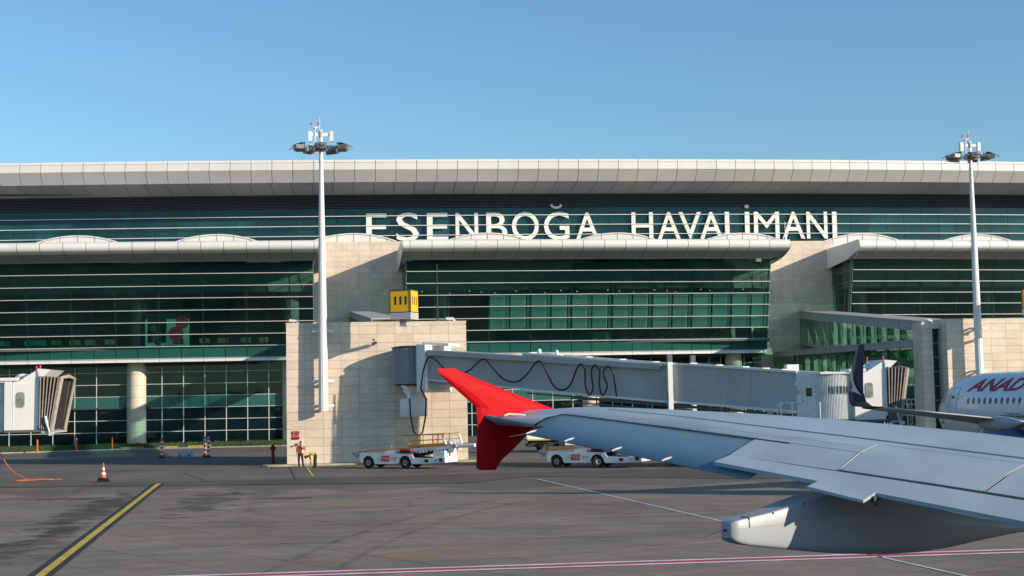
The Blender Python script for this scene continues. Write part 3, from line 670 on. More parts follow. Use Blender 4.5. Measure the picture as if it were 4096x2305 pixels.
for i, x in enumerate(chx):
    y = 170.7+clo(x)
    t = thing('cafe_chair', ORD[i]+' of the ten small wooden cafe chairs from the left, behind the middle lounge glass', 'chair', (x, y, 10.95), 'cafe chairs in the middle lounge')
    b = MB(); b.box((x, y, 11.38), (x+.42, y+.42, 11.44)); obj('seat', b, M['wood'], t)
    for (dx, dy) in ((0.02, .02), (.38, .02), (.02, .38), (.38, .38)):
        b = MB(); b.bar((x+dx, y+dy, 10.95), (x+dx, y+dy, 11.4), .045); obj('leg', b, M['wood'], t)
    b = MB(); xx = x if i % 2 else x+.4; b.box((xx, y, 11.42), (xx+.03, y+.42, 11.9)); obj('backrest', b, M['seatr'], t)
for i, x in enumerate((37.6, 40.6, 43.2, 46.8)):
    y = 170.9+clo(x); t = thing('cafe_table', ORD[i]+' of the four small round tables from the left, among the cafe chairs behind glass', 'table', (x, y, 10.95), 'cafe tables in the middle lounge')
    b = MB(); b.lathe((x, y, 11.66), [(.42, 0), (.42, .04)], 14); obj('tabletop', b, M['interior'], t); b = MB(); b.lathe((x, y, 10.95), [(.22, 0), (.05, .04), (.04, .7)], 10); obj('pedestal', b, M['frame'], t)
for i in range(22):
    x = 11+i*1.9+random.uniform(-.3, .3); y = 172+clo(x)+(i % 3)*1.6
    b = MB(); b.lathe((x, y, 17.2), [(.09, 0), (.09, .04)], 10); obj('downlight', b, M['down'], LB)

# ------------------------------------------------------------------ stone towers
def tower(label, x0, x1, y0, y1, h, group):
    t = thing('stone_tower', label, 'stone block', ((x0+x1)/2, (y0+y1)/2, 0), group)
    b = MB(); b.box((x0+.06, y0+.06, 0), (x1-.06, y1, h-.03)); obj('core', b, M['joint'], t)
    stone_face(t, (x0, y0+.055, .1), (1, 0, 0), (0, 0, 1), x1-x0, h-.1, 1.27, .605)
    stone_face(t, (x0+.055, y1, .1), (0, -1, 0), (0, 0, 1), y1-y0-.0, h-.1, 1.27, 1.21)
    stone_face(t, (x1-.055, y0, .1), (0, 1, 0), (0, 0, 1), y1-y0, h-.1, 1.27, 1.21)
    b = MB(); b.box((x0-.02, y0-.02, h-.03), (x1+.02, y1, h+.04)); obj('coping', b, M['stone'], t)
    return t
tw1 = tower('big stone clad block carrying the yellow 111 sign and the nearer light mast', -2.95, 9.88, 104.0, 111.5, 10.02, 'stone blocks in front of the terminal')
tw2 = tower('stone clad block behind the parked airliner, at the right edge', 50.57, 66, 114.0, 121, 10.2, 'stone blocks in front of the terminal')
# portal with glass strip beside the second tower
t = thing('stone_portal', 'narrow stone portal with a tall dark glass strip beside the right stone block', 'portal', (49.8, 115.8, 0))
PX0, PX1, PY = 48.97, 50.60, 115.32
b = MB(); b.box((PX0+.06, PY+.03, 0), (49.86, PY+.8, 10.05)); b.box((PX0+.06, PY+.08, 9.5), (PX1, PY+.8, 10.05)); obj('core', b, M['joint'], t)
stone_face(t, (PX0, PY, 0), (1, 0, 0), (0, 0, 1), .92, 9.5, .92, .605); stone_face(t, (PX0, PY, 9.5), (1, 0, 0), (0, 0, 1), PX1-PX0-.03, .58, 1.05, .58)
stone_face(t, (PX0+.03, PY+.8, 0), (0, -1, 0), (0, 0, 1), .8, 10.05, .8, .605)
for i in range(8):
    b = MB(); b.box((49.92, PY+.5, i*1.19+.03), (PX1-.02, PY+.54, i*1.19+1.16)); obj('pane', b, M['glasst'], t)
b = MB()
for i in range(9): b.box((49.9, PY+.42, i*1.19-.03), (PX1, PY+.5, i*1.19+.03))
obj('frame', b, M['cladgrey'], t)
b = MB(); b.box((49.88, PY+2, 0), (PX1, PY+2.1, 9.5)); obj('back_wall', b, M['interiord'], t)
# plinth kerb
b = MB(); b.box((-4.6, 102.75, -.02), (11.0, 103.98, .1)); struct(obj('plinth_kerb', b, mat('old_kerb', (.42, .37, .27), .85, var=.3, scale=2)))
b = MB(); b.box((48, 113, -.02), (68, 113.98, .1)); struct(obj('plinth_kerb', b, bpy.data.materials['old_kerb']))
# small things on tower 1
b = MB(); b.prism([(-2.55, 103.93, 1.84), (-2.08, 103.93, 1.84), (-2.08, 103.93, 2.40), (-2.55, 103.93, 2.40)], (0, .03, 0))
sg = thing('notice_sign', 'small red notice with two white arrows on the stone block above the standing worker', 'sign', (-2.3, 103.95, 1.84))
obj('plate', b, M['redpl'], sg)
b = MB(); b.box((-2.56, 103.915, 2.24), (-2.07, 103.928, 2.41)); b.box((-2.56, 103.915, 1.83), (-2.07, 103.928, 1.93)); obj('black_band', b, M['signk'], sg)
text_obj('lettering', 'HIDRANT NO STOP', sg, M['whitep'], (-2.53, 103.905, 2.32), (1, 0, 0), (0, 0, 1), .43, .07, .005)
text_obj('lettering', 'EMERGENCY FUEL', sg, M['whitep'], (-2.53, 103.905, 2.255), (1, 0, 0), (0, 0, 1), .43, .035, .005)
for s_ in (1, -1):
    b = MB(); cx = -2.315-s_*.155; b.bar((cx-.04*s_, 103.915, 2.13), (cx+.035*s_, 103.915, 2.055), .03, .01, up=(0, 1, 0)); b.prism([(cx+.055*s_, 103.91, 2.03), (cx+.055*s_, 103.91, 2.1), (cx-.02*s_, 103.91, 2.03)], (0, .01, 0)); obj('arrow', b, M['whitep'], sg)
sp = thing('wall_spigot', 'small valve on a faded pink patch of the stone block under the red notice', 'valve', (-2.1, 104, 1.45))
b = MB(); b.lathe((-2.22, 103.92, 1.49), [(.12, 0), (.10, .02)], 12, axis='Y'); obj('pink_backplate', b, mat('faded_pink', (.62, .32, .30), .8), sp)
b = MB(); b.tube([(-2.22, 103.95, 1.49), (-2.24, 103.72, 1.47)], .04, 8); b.lathe((-2.24, 103.7, 1.47), [(.065, 0), (.065, .05)], 10, axis='Y'); b.tube([(-2.3, 103.9, 1.42), (-2.3, 103.9, 1.12)], .006, 4); b.tube([(-2.13, 103.9, 1.42), (-2.13, 103.9, 1.22)], .006, 4); obj('valve_body', b, M['under'], sp)
def cctv(x, y, z, label, group=None):
    t = thing('floodlight', label, 'floodlight', (x, y, z), group)
    b = MB(); b.hexa([(x-.28, y-.2, z+.1), (x+.28, y-.2, z+.1), (x+.28, y+.15, z+.18), (x-.28, y+.15, z+.18)], [(x-.28, y-.2, z+.2), (x+.28, y-.2, z+.2), (x+.28, y+.15, z+.3), (x-.28, y+.15, z+.3)]); obj('lamp_housing', b, M['white'], t)
    b = MB(); b.bar((x, y, z), (x, y, z+.15), .08); b.box((x+.25, y-.05, z), (x+.4, y+.1, z+.12)); obj('bracket', b, M['white'], t); return t
cctv(-2.45, 104.3, 10.06, 'small white floodlight on the left corner of the nearer stone block', 'floodlights on top of the stone blocks')
cctv(8.75, 104.4, 10.06, 'small white floodlight on the top right of the nearer stone block', 'floodlights on top of the stone blocks')
cctv(49.75, 115.8, 10.08, 'white floodlight on top of the narrow stone portal', 'floodlights on top of the stone blocks')
b = MB(); b.box((3.25, 103.88, 8.5), (3.45, 103.99, 8.64)); b.bar((3.3, 103.9, 8.5), (3.2, 103.7, 8.38), .08)
top('security_camera', b, M['frame'], 'tiny dark camera on the stone block above the jet bridge shadow', 'camera')
b = MB(); b.box((3.3, 103.9, 8.75), (3.42, 103.99, 8.9)); top('junction_box', b, M['white'], 'tiny white box on the stone block just above the dark camera', 'box')
for (x, y, z, lb) in ((7.9, 104.8, 10.05, 'tall thin black rod on top of the nearer stone block'),):
    b = MB(); b.tube([(x, y, z), (x, y, z+4.2)], [.045, .03], 6); b.lathe((x, y, z), [(.1, 0), (.06, .25)], 8); top('lightning_rod', b, M['frame'], lb, 'rod')
b = MB(); b.tube([(57.3, 176, 23.6), (57.3, 176, 25.9)], .04, 6); b.lathe((57.3, 176, 23.55), [(.22, 0), (.18, .4), (.05, .5)], 8); top('roof_antenna', b, M['white'], 'small white antenna on the stone wall right of the airport name', 'antenna')

# yellow gate signs
def gate_sign(cx, cy, z, rz, label, txt):
    t = thing('gate_sign', label, 'gate sign', (cx, cy, z), 'yellow gate number cubes', rz)
    h = .745; H = 1.52; zz = .5
    b = MB(); b.box((-h, -h, zz), (h, h, zz+H)); obj('sign_box', b, M['signy'], t, True)
    b = MB()
    for (x, y) in ((-h, -h), (h, -h), (h, h), (-h, h)): b.box((x-.03, y-.03, zz-.02), (x+.03, y+.03, zz+H+.02))
    for z_ in (zz, zz+H):
        b.box((-h-.03, -h-.03, z_-.03), (h+.03, -h+.02, z_+.03)); b.box((-h-.03, h-.02, z_-.03), (h+.03, h+.03, z_+.03)); b.box((-h-.03, -h+.02, z_-.03), (-h+.02, h-.02, z_+.03)); b.box((h-.02, -h+.02, z_-.03), (h+.03, h-.02, z_+.03))
    obj('frame', b, M['frame'], t, True)
    for k in range(5):
        b = MB(); b.box((-h-.02, -h-.02, .02+k*.095), (h+.02, h+.02, .085+k*.095)); obj('base_slat', b, M['alu'], t, True)
    b = MB(); b.box((-h+.02, -h+.02, 0), (h-.02, h-.02, zz)); obj('base', b, M['cladgrey'], t, True)
    b = MB(); b.bar((0, 0, -.0), (0, 0, -.45), .5); b.bar((0, 0, -.3), (.5, 1.6, -.3), .2); obj('support', b, M['cladgrey'], t, True)
    for (p, ax) in () if not txt else (((-.45, -h-.001, zz+.52), (1, 0, 0)), ((h+.001, -.45, zz+.52), (0, 1, 0)), ((-h-.001, .45, zz+.52), (0, -1, 0))):
        ax = Vector(ax); nrm = ax.cross(Vector((0, 0, 1)))
        for k in range(3):
            q = Vector(p)+ax*(.38*k-.04); b = MB(); E_ = lambda x, z: q+ax*x+Vector((0, 0, z))
            b.prism([E_(.09, 0), E_(.20, 0), E_(.20, .58), E_(.12, .58), E_(.09, .51), E_(.04, .48), E_(.04, .43), E_(.09, .44)], nrm*.012); obj('digit', b, M['signk'], t, True)
    return t
gate_sign(5.25, 100.3, 9.97, -R(24), 'yellow gate cube reading 111 above the jet bridge rotunda', '111')
gate_sign(56.1, 110.0, 10.3, -R(24), 'second yellow gate cube cut off by the right edge', '')

# ------------------------------------------------------------------ floodlight masts
def mast(cx, cy, zb, zt, label):
    t = thing('light_mast', label, 'light mast', (cx, cy, zb), 'floodlight masts on the stone blocks')
    H = zt-zb
    b = MB(); b.tube([(cx, cy, zb), (cx, cy, zb+H*.3), (cx, cy, zb+H*.62), (cx, cy, zb+H*.94), (cx, cy, zt+1.0)], [.34, .305, .235, .14, .11], 12, sm=False); obj('pole', b, M['white'], t)
    b = MB(); b.lathe((cx, cy, zb+H*.93), [(.17, 0), (.17, .25)], 12); b.lathe((cx, cy, zb+H*.96), [(.16, 0), (.16, .12)], 12); obj('collar', b, M['white'], t)
    for z in (zb+.36, zb+2.1, zb+5.6):
        b = MB(); b.tube([(cx-.75, cy+.15, z), (cx-.7, cy+.15, z), (cx+.7, cy+.15, z), (cx+.75, cy+.15, z)], [.04, .095, .095, .04], 10); b.bar((cx-.35, cy+.15, z), (cx-.35, 104.1 if cx < 10 else 114.1, z), .12); b.bar((cx+.35, cy+.15, z), (cx+.35, 104.1 if cx < 10 else 114.1, z), .12); obj('wall_bracket', b, M['white'], t)
    b = MB()
    for k in range(2):
        b.lathe((cx, cy, zt-.45+k*.35), [(.5, -.03), (.5, .03)], 16)
    for k in range(8):
        a = k*math.pi/4+.2; b.bar((cx, cy, zt-.3), (cx+math.cos(a)*1.5, cy+math.sin(a)*1.5, zt-.25), .06)
    obj('lamp_ring', b, M['lampl'], t)
    for k in range(7):
        a = (12, 58, 122, 168, 196, 270, 344)[k]*math.pi/180; c = Vector((math.cos(a), math.sin(a), 0)); s_ = Vector((-c.y, c.x, 0)); P = Vector((cx, cy, zt-.22))+c*(1.62 if k != 5 else .75)
        b = MB(); n_ = 5; rows = []
        rows = [[P+c*(-.35+1.05*j/4)+s_*(w_*(.42 if j < 2 else .42-.16*(j-1)))+Vector((0, 0, .32-.30*(j/4)**2-.06*abs(w_)-.12*(j/4))) for w_ in (-1, -.5, 0, .5, 1)] for j in range(5)]
        b.grid(rows, sm=False); b.add([rows[0][0], rows[0][-1], P-c*.3+s_*.4+Vector((0, 0, -.35)), P-c*.3-s_*.4+Vector((0, 0, -.35))], [(0, 1, 2, 3)]); 
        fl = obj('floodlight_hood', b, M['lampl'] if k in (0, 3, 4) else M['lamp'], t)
        b = MB(); q = P+Vector((0, 0, -.12)); b.hexa([q-c*.35-s_*.36+Vector((0, 0, -.12)), q+c*.25-s_*.36+Vector((0, 0, -.10)), q+c*.25+s_*.36+Vector((0, 0, -.10)), q-c*.35+s_*.36+Vector((0, 0, -.12))], [q-c*.35-s_*.36+Vector((0, 0, .22)), q+c*.3-s_*.36+Vector((0, 0, .2)), q+c*.3+s_*.36+Vector((0, 0, .2)), q-c*.35+s_*.36+Vector((0, 0, .22))]); obj('lamp_body', b, M['lamp'], fl)
        b = MB(); 
        for i in range(4): b.bar(q+c*.33-s_*.3+Vector((0, 0, -.08+i*.08)), q+c*.33+s_*.3+Vector((0, 0, -.08+i*.08)), .02)
        obj('lamp_grille', b, M['lampl'], fl)
    for sx in (-1, 1):
        b = MB(); b.box((cx+sx*.75-.13, cy-.12, zt+.18), (cx+sx*.75+.13, cy+.2, zt+.92)); obj('control_box', b, M['white'], t)
    b = MB(); b.box((cx-.62, cy-.05, zt+.55), (cx+.62, cy+.05, zt+.8)); obj('crossbar', b, M['white'], t)
    b = MB(); b.lathe((cx, cy, zt+.5), [(.15, 0), (.15, .4), (.1, .42)], 12); obj('pole_cap', b, M['cladgrey'], t)
    b = MB(); b.tube([(cx-.42, cy-.1, zt+.05), (cx-.42, cy-.1, zt+1.1)], .035, 6); b.lathe((cx-.42, cy-.1, zt+1.05), [(.05, 0), (.13, .05), (.13, .12), (.05, .18)], 10)
    b.tube([(cx-.42, cy-.1, zt+1.14), (cx-.6, cy-.1, zt+1.2), (cx-.67, cy-.1, zt+1.35)], .03, 6); b.tube([(cx-.42, cy-.1, zt+1.14), (cx-.24, cy-.1, zt+1.2), (cx-.17, cy-.1, zt+1.35)], .03, 6); obj('beacon_bracket', b, M['white'], t)
    for dx in (-.67, -.17):
        b = MB(); b.lathe((cx+dx, cy-.1, zt+1.33), [(.06, 0), (.065, .08), (.055, .2), (.02, .24)], 10); obj('beacon', b, M['redl'], t)
    b = MB(); b.tube([(cx-.08, cy, zt+.8), (cx-.08, cy, zt+2.0)], [.03, .012], 6); obj('antenna', b, M['white'], t)
    return t
mast(-.36, 103.15, 3.78, 22.75, 'tall white floodlight mast bracketed to the nearer stone block')
mast(52.85, 113.05, 3.78, 23.85, 'tall white floodlight mast behind the parked airliner, right side')

# ------------------------------------------------------------------ glass ramps
def ramp(label, A, B, zt0, zt1, hf, hg, fb, n, back, loc, posts=True, wd=3.2):
    """side A (terminal) -> B (tower); zt roof heights; hf fascia, hg glass, fb base fascia"""
    t = thing('glass_ramp', label, 'passenger ramp', loc, 'glazed passenger ramps')
    A = Vector((*A, 0)); B = Vector((*B, 0)); d = (B-A).normalized(); nn = Vector((-d.y, d.x, 0))
    if nn.x < 0: nn = -nn
    P = lambda f, z, o=0: A.lerp(B, f)+nn*o+Vector((0, 0, z))
    zt = lambda f: zt0+(zt1-zt0)*f
    fs = [i/n for i in range(n+1)]
    b = MB(); b.hexa([P(0, zt(0)-.1, -.12), P(1, zt(1)-.1, -.12), P(1, zt(1)-.1, wd+.1), P(0, zt(0)-.1, wd+.1)], [P(0, zt(0), -.12), P(1, zt(1), -.12), P(1, zt(1), wd+.1), P(0, zt(0), wd+.1)]); obj('roof', b, M['cladgrey'], t)
    b = MB(); zb = lambda f: zt(f)-hf-hg; b.hexa([P(0, zb(0)-.25, 0.02), P(1, zb(1)-.25, 0.02), P(1, zb(1)-.25, wd), P(0, zb(0)-.25, wd)], [P(0, zb(0)-.02, 0.02), P(1, zb(1)-.02, 0.02), P(1, zb(1)-.02, wd), P(0, zb(0)-.02, wd)]); obj('floor', b, M['floor'], t)
    for side in (0, wd):
        for i in range(n):
            f0, f1 = fs[i], fs[i+1]; e = .004
            b = MB(); b.hexa([P(f0+e/4, zt(f0)-hf, side-.05), P(f1-e/4, zt(f1)-hf, side-.05), P(f1-e/4, zt(f1)-hf, side), P(f0+e/4, zt(f0)-hf, side)], [P(f0+e/4, zt(f0)-.1, side-.05), P(f1-e/4, zt(f1)-.1, side-.05), P(f1-e/4, zt(f1)-.1, side), P(f0+e/4, zt(f0)-.1, side)]); obj('fascia_panel', b, M['cladgrey'], t)
            b = MB(); b.hexa([P(f0+e/4, zb(f0)-fb, side-.05), P(f1-e/4, zb(f1)-fb, side-.05), P(f1-e/4, zb(f1)-fb, side), P(f0+e/4, zb(f0)-fb, side)], [P(f0+e/4, zb(f0), side-.05), P(f1-e/4, zb(f1), side-.05), P(f1-e/4, zb(f1), side), P(f0+e/4, zb(f0), side)]); obj('base_panel', b, M['cladgrey'], t)
            b = MB(); vs = [P(f0+e, zb(f0)+.04, side), P(f1-e, zb(f1)+.04, side), P(f1-e, zt(f1)-hf-.04, side), P(f0+e, zt(f0)-hf-.04, side)]; b.add(vs, [(0, 1, 2, 3)]); obj('pane', b, M['glassr'], t)
        for f in fs:
            b = MB(); b.bar(P(f, zb(f), side), P(f, zt(f)-hf, side), .09); obj('mullion', b, M['gframe'], t)
    if posts:
        b = MB()
        for i in range(n):
            f = fs[i]+.5/n; b.hexa([P(f, zb(f), wd-.75), P(f+.0025, zb(f), wd-.75), P(f+.0025, zb(f), wd-.15), P(f, zb(f), wd-.15)], [P(f, zt(f)-hf, wd-.75), P(f+.0025, zt(f)-hf, wd-.75), P(f+.0025, zt(f)-hf, wd-.15), P(f, zt(f)-hf, wd-.15)])
            b.bar(P(fs[i], zt(fs[i])-hf, .4), P(fs[i+1], zb(fs[i+1]), .4), .07)
        obj('brace', b, M['mull'], t)
    return t
ramp('upper glazed ramp sloping down from the terminal to the right stone portal', (59.0, 176.3), (50.9, 118.2), 14.6, 10.25, .95, 3.0, .3, 12, None, (55, 147, 0))
ramp('lower glazed ramp rising towards the right stone portal above the jet bridge cab', (55.3, 176.0), (50.75, 118.2), 9.5, 8.85, .65, 2.65, .65, 15, None, (53, 147, 0))
ramp('small covered ramp seen behind the 111 sign on top of the nearer stone block', (2.7, 174.0), (3.4, 111.6), 15.1, 10.75, .7, 2.6, .3, 12, None, (3, 142, 0), False, 2.2)
# ground level gridded screen under the ramps
t = thing('glass_screen', 'gridded glass screen with white frame under the glass ramps beside the portal', 'glass screen', (51.5, 124, 0))
A = Vector((51.1, 120.3, 0)); B = Vector((52.9, 136, 0)); n = 6
for i in range(n):
    for k in range(4):
        p = A.lerp(B, i/n); q = A.lerp(B, (i+1)/n); b = MB(); b.add([p+Vector((0, 0, .05+k*1.2)), q+Vector((0, 0, .05+k*1.2)), q+Vector((0, 0, 1.2+k*1.2)), p+Vector((0, 0, 1.2+k*1.2))], [(0, 1, 2, 3)]); obj('pane', b, M['glassl'] if k < 3 else M['spandrel'], t)
b = MB()
for i in range(n+1): p = A.lerp(B, i/n); b.bar(p, p+Vector((0, 0, 4.85)), .1)
for k in range(5): b.bar(A+Vector((-.04, 0, .03+k*1.2)), B+Vector((-.04, 0, .03+k*1.2)), .08)
obj('frame', b, M['white'], t)

# ------------------------------------------------------------------ airport name
sign = thing('airport_name_sign', 'large white letters reading ESENBOĞA HAVALİMANI on the upper glass', 'sign', (36, 184.6, 24.7))
def xof(px, y=900):
    d = CF+CR*(px-CXP)/F_PX-CU*(y-CYP)/F_PX; tt = 184.6/d.y
    for _ in range(12): tt = (184.6+cup(d.x*tt))/d.y
    return d.x*tt
LET = [('E', 1464.7, 1547.8), ('S', 1585, 1675), ('E', 1707.5, 1792), ('N', 1822, 1912), ('B', 1945, 2028.5), ('O', 2047, 2155), ('G', 2175, 2276.6), ('A', 2303, 2394), ('H', 2525.6, 2611.7), ('A', 2630, 2720), ('V', 2714, 2804), ('A', 2799, 2890), ('L', 2899, 2966), ('I', 2979, 2997), ('M', 3015, 3116), ('A', 3128, 3218), ('N', 3225, 3308), ('I', 3328, 3346)]
for ch, a_, b_ in LET:
    xa, xb = xof(a_), xof(b_); p = T(184.56, 24.72, xa, cup); q = T(184.56, 24.72, xb, cup); ex = .06 if ch in 'SOG' else 0
    lt = text_obj('letter', ch, sign, M['whitep'] if False else M['white'], p+Vector((0, 0, -ex)), q-p, (0, 0, 1), (q-p).length, 3.58+2*ex, .10, offset=0 if ch in 'IM' else .005)
b = MB(); xg = (xof(2175)+xof(2276.6))/2; yg = 184.5+cup(xg)
pts = [(xg-.66, yg, 29.30), (xg-.50, yg, 29.03), (xg-.2, yg, 28.90), (xg+.2, yg, 28.90), (xg+.50, yg, 29.03), (xg+.66, yg, 29.30)]
for p, q in zip(pts[:-1], pts[1:]): b.bar(p, q, .08, .42, up=(0, 1, 0)) if False else b.bar(p, q, .30, .08, up=(0, 1, 0))
obj('letter_breve', b, M['white'], sign)
xi = (xof(2979)+xof(2997))/2; b = MB(); yi = 184.5+cup(xi); b.box((xi-.26, yi, 28.78), (xi+.26, yi+.08, 29.2)); obj('letter_dot', b, M['white'], sign)

# ------------------------------------------------------------------ jet bridge
ang = R(36); tx = Vector((math.cos(ang), -math.sin(ang), 0)); nx = Vector((-math.sin(ang), -math.cos(ang), 0))   # along bridge, towards viewer
A0 = Vector((6.02, 102.45, 0))
def Q(s, o, z): return A0+tx*s+nx*o+Vector((0, 0, z))
jb = thing('jet_bridge', 'long grey telescoping jet bridge with hanging black cable, leaving the 111 stone block', 'jet bridge', (5.9, 101, 0), 'passenger boarding bridges')
b = MB(); prof_ = []
n = 40
ring = [[Vector((A0.x-.05+(1.5 if k % 2 else 1.43)*math.cos(2*math.pi*k/(2*n)), 102.42+(1.5 if k % 2 else 1.43)*math.sin(2*math.pi*k/(2*n)), z)) for k in range(2*n)] for z in (5.55, 8.1)]
b.grid(ring, sm=False, close=True); rot = obj('rotunda', b, M['corr'], jb)
b = MB(); b.lathe((A0.x-.05, 102.42, 8.08), [(1.54, 0), (1.56, .08), (1.0, .16)], 28); b.lathe((A0.x-.05, 102.42, 5.42), [(1.2, 0), (1.5, .14)], 28); obj('rotunda_cap', b, M['frame'], rot)
b = MB(); b.lathe((5.93, 102.3, 3.28), [(.95, 0), (.97, .02), (.97, 1.24), (.95, 1.26)], 28); b.lathe((5.93, 102.3, 4.5), [(.5, 0), (.5, .3), (.72, .5), (.72, .95)], 16); obj('rotunda_support', b, M['white'], jb)
b = MB(); b.box((5.4, 102.8, 3.6), (6.5, 104.0, 4.2)); obj('wall_arm', b, M['white'], jb)
def tunnel(name, s0, s1, zt0, zt1, zb0, zb1, o=1.4, mt='bridge', parent=None):
    b = MB(); b.hexa([Q(s0, -o, zb0), Q(s1, -o, zb1), Q(s1, o, zb1), Q(s0, o, zb0)], [Q(s0, -o, zt0), Q(s1, -o, zt1), Q(s1, o, zt1), Q(s0, o, zt0)]); return obj(name, b, M[mt], parent or jb)
tunnel('portal_frame', 1.3, 2.0, 8.28, 8.22, 5.0, 4.95, 1.75, 'white')
tunnel('roof_box', 1.2, 3.3, 8.42, 8.28, 8.22, 8.1, .8, 'white')
t1 = tunnel('tunnel', 2.0, 9.6, 7.88, 7.24, 5.76, 4.97, 1.4)
t2 = tunnel('tunnel', 9.5, 20.3, 7.42, 6.36, 4.93, 3.9, 1.52)
t3 = tunnel('tunnel', 20.2, 28.3, 6.44, 5.70, 3.96, 3.22, 1.64)
def edge(s0, s1, z0, z1, o, h, wdt, mt, parent):
    b = MB(); b.bar(Q(s0, o, z0), Q(s1, o, z1), wdt, h); return obj('edge_rail', b, M[mt], parent)
for sg_ in (1, -1):
    edge(2.0, 9.6, 7.84, 7.20, 1.45*sg_, .09, .12, 'white', t1); edge(2.0, 9.6, 5.80, 5.02, 1.45*sg_, .10, .12, 'white', t1)
    edge(9.5, 20.3, 7.40, 6.34, 1.58*sg_, .12, .14, 'white', t2); edge(9.5, 20.3, 5.0, 3.97, 1.58*sg_, .14, .14, 'white', t2)
    edge(20.2, 28.3, 6.42, 5.68, 1.70*sg_, .12, .14, 'white', t3); edge(20.2, 28.3, 4.02, 3.29, 1.70*sg_, .14, .14, 'white', t3)
b = MB(); b.bar(Q(2.1, 1.62, 7.66), Q(19.5, 1.78, 6.20), .26, .30); obj('cable_trough', b, M['bridge'], jb)
b = MB(); b.bar(Q(2.1, 1.72, 7.83), Q(19.5, 1.88, 6.37), .08, .05); obj('trough_lip', b, M['alu'], jb)
for s_ in (10.2, 12.2, 14.3, 16.7, 19.0):
    b = MB(); z = 7.42-(s_-9.5)*.0981; b.box(Q(s_, 1.3, z+.02)-Vector((.22, .1, 0)), Q(s_, 1.3, z+.10)+Vector((.22, .1, 0))); obj('roof_roller', b, M['white'], jb)
for s_ in (21.6, 23.3, 25.0, 26.3, 27.5):
    b = MB(); z = 6.44-(s_-20.2)*.0914; b.box(Q(s_, 1.45, z+.02)-Vector((.22, .1, 0)), Q(s_, 1.45, z+.11)+Vector((.22, .1, 0))); obj('roof_roller', b, M['white'], jb)
b = MB(); b.lathe(Q(10.3, .6, 7.4), [(.13, 0), (.13, .22), (.06, .28)], 10); b.lathe(Q(11.6, .6, 7.28), [(.13, 0), (.13, .22), (.06, .28)], 10); obj('roof_vent', b, M['white'], jb)
for s_ in (22.8, 25.4):
    b = MB(); z = 6.44-(s_-20.2)*.0914; b.bar(Q(s_, 1.643, z-2.35), Q(s_, 1.643, z-.1), .02, .012); obj('side_seam', b, M['cladgrey'], jb)
for s_ in (12.2, 14.9, 17.6):
    b = MB(); z = 7.42-(s_-9.5)*.0981; b.bar(Q(s_, 1.523, z-2.35), Q(s_, 1.523, z-.25), .02, .012); obj('side_seam', b, M['cladgrey'], jb)
# steel truss under the outer tunnels
b = MB(); b.bar(Q(13, 1.3, 4.35), Q(28, 1.45, 3.05), .08); b.bar(Q(13, 1.3, 4.1), Q(28, 1.45, 2.75), .08)
b.bar(Q(9.7, 1.3, 4.75), Q(28, 1.45, 3.1), .1)
for k in range(9): b.bar(Q(13+1.8*k, 1.38, 4.55-.157*k), Q(13+1.8*k, 1.38, 4.1-.157*k), .07)
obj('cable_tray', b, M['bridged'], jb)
b = MB(); b.hexa([Q(2, -.9, 5.2), Q(3.6, -.9, 5.45), Q(3.6, 1.2, 5.45), Q(2, 1.2, 5.2)], [Q(2, -.9, 5.7), Q(4.6, -.9, 5.6), Q(4.6, 1.2, 5.6), Q(2, 1.2, 5.7)]); obj('hinge_box', b, M['cladgrey'], jb)
# lift columns and drive wheels
for sg_ in (1, -1):
    b = MB(); b.bar(Q(20.2, 1.95*sg_, .9), Q(20.2, 1.95*sg_, 6.5), .3, .3); lc = obj('lift_column', b, M['white'], jb)
    b = MB(); b.bar(Q(20.2, 1.95*sg_, 6.5), Q(20.2, 1.95*sg_, 6.98), .3, .3); obj('column_head', b, M['bridged'], lc)
b = MB(); b.bar(Q(20.2, -1.9, 1.0), Q(20.2, 1.9, 1.0), .5, .4); obj('axle_beam', b, M['cladgrey'], jb)
for sg_ in (1, -1):
    b = MB(); b.tube([Q(20.0, .9*sg_-.25, .62), Q(20.0, .9*sg_+.25, .62)], .6, 20, sm=False); wh = obj('wheel', b, M['rubber'], jb)
    b = MB(); b.tube([Q(20.0, .9*sg_-.27, .62), Q(20.0, .9*sg_+.27, .62)], .28, 14); obj('hub', b, M['hub'], wh)
text_obj('lettering', 'adelte', jb, M['logok'], Q(20.05, 2.14, 4.6), (0, 0, -1), tx, .62, .16, .01)
# hanging cable
b = MB(); zc = lambda s: 7.66-(s-2.1)*.084-.18
def festoon(pts):
    out = []
    for i in range(len(pts)-1):
        p0 = pts[max(i-1, 0)]; p1 = pts[i]; p2 = pts[i+1]; p3 = pts[min(i+2, len(pts)-1)]
        for k in range(6):
            t_ = k/6; out.append(tuple(.5*((2*p1[j])+(-p0[j]+p2[j])*t_+(2*p0[j]-5*p1[j]+4*p2[j]-p3[j])*t_*t_+(-p0[j]+3*p1[j]-3*p2[j]+p3[j])*t_**3) for j in (0, 1)))
    out.append(pts[-1]); return out
fest = festoon([(1.75, 5.2), (2.0, 6.5), (2.4, 7.3), (2.9, 7.2), (3.9, 6.35), (4.8, 6.1), (5.7, 6.4), (6.5, 7.0), (6.9, 7.05), (7.25, 6.7), (8.2, 5.75), (9.2, 5.5), (10.0, 5.95), (10.7, 6.72), (11.1, 6.78), (11.45, 6.2), (12.0, 5.2), (12.6, 4.9), (13.2, 5.2), (13.7, 6.2), (14.0, 6.55), (14.3, 6.2), (14.3, 5.2), (14.55, 4.55), (14.85, 5.0), (14.75, 6.0), (15.0, 6.45), (15.35, 6.1), (15.3, 5.2), (15.5, 4.5), (15.85, 5.1), (15.6, 5.9), (15.9, 6.35), (16.25, 6.0), (16.4, 5.2), (16.5, 4.4)])
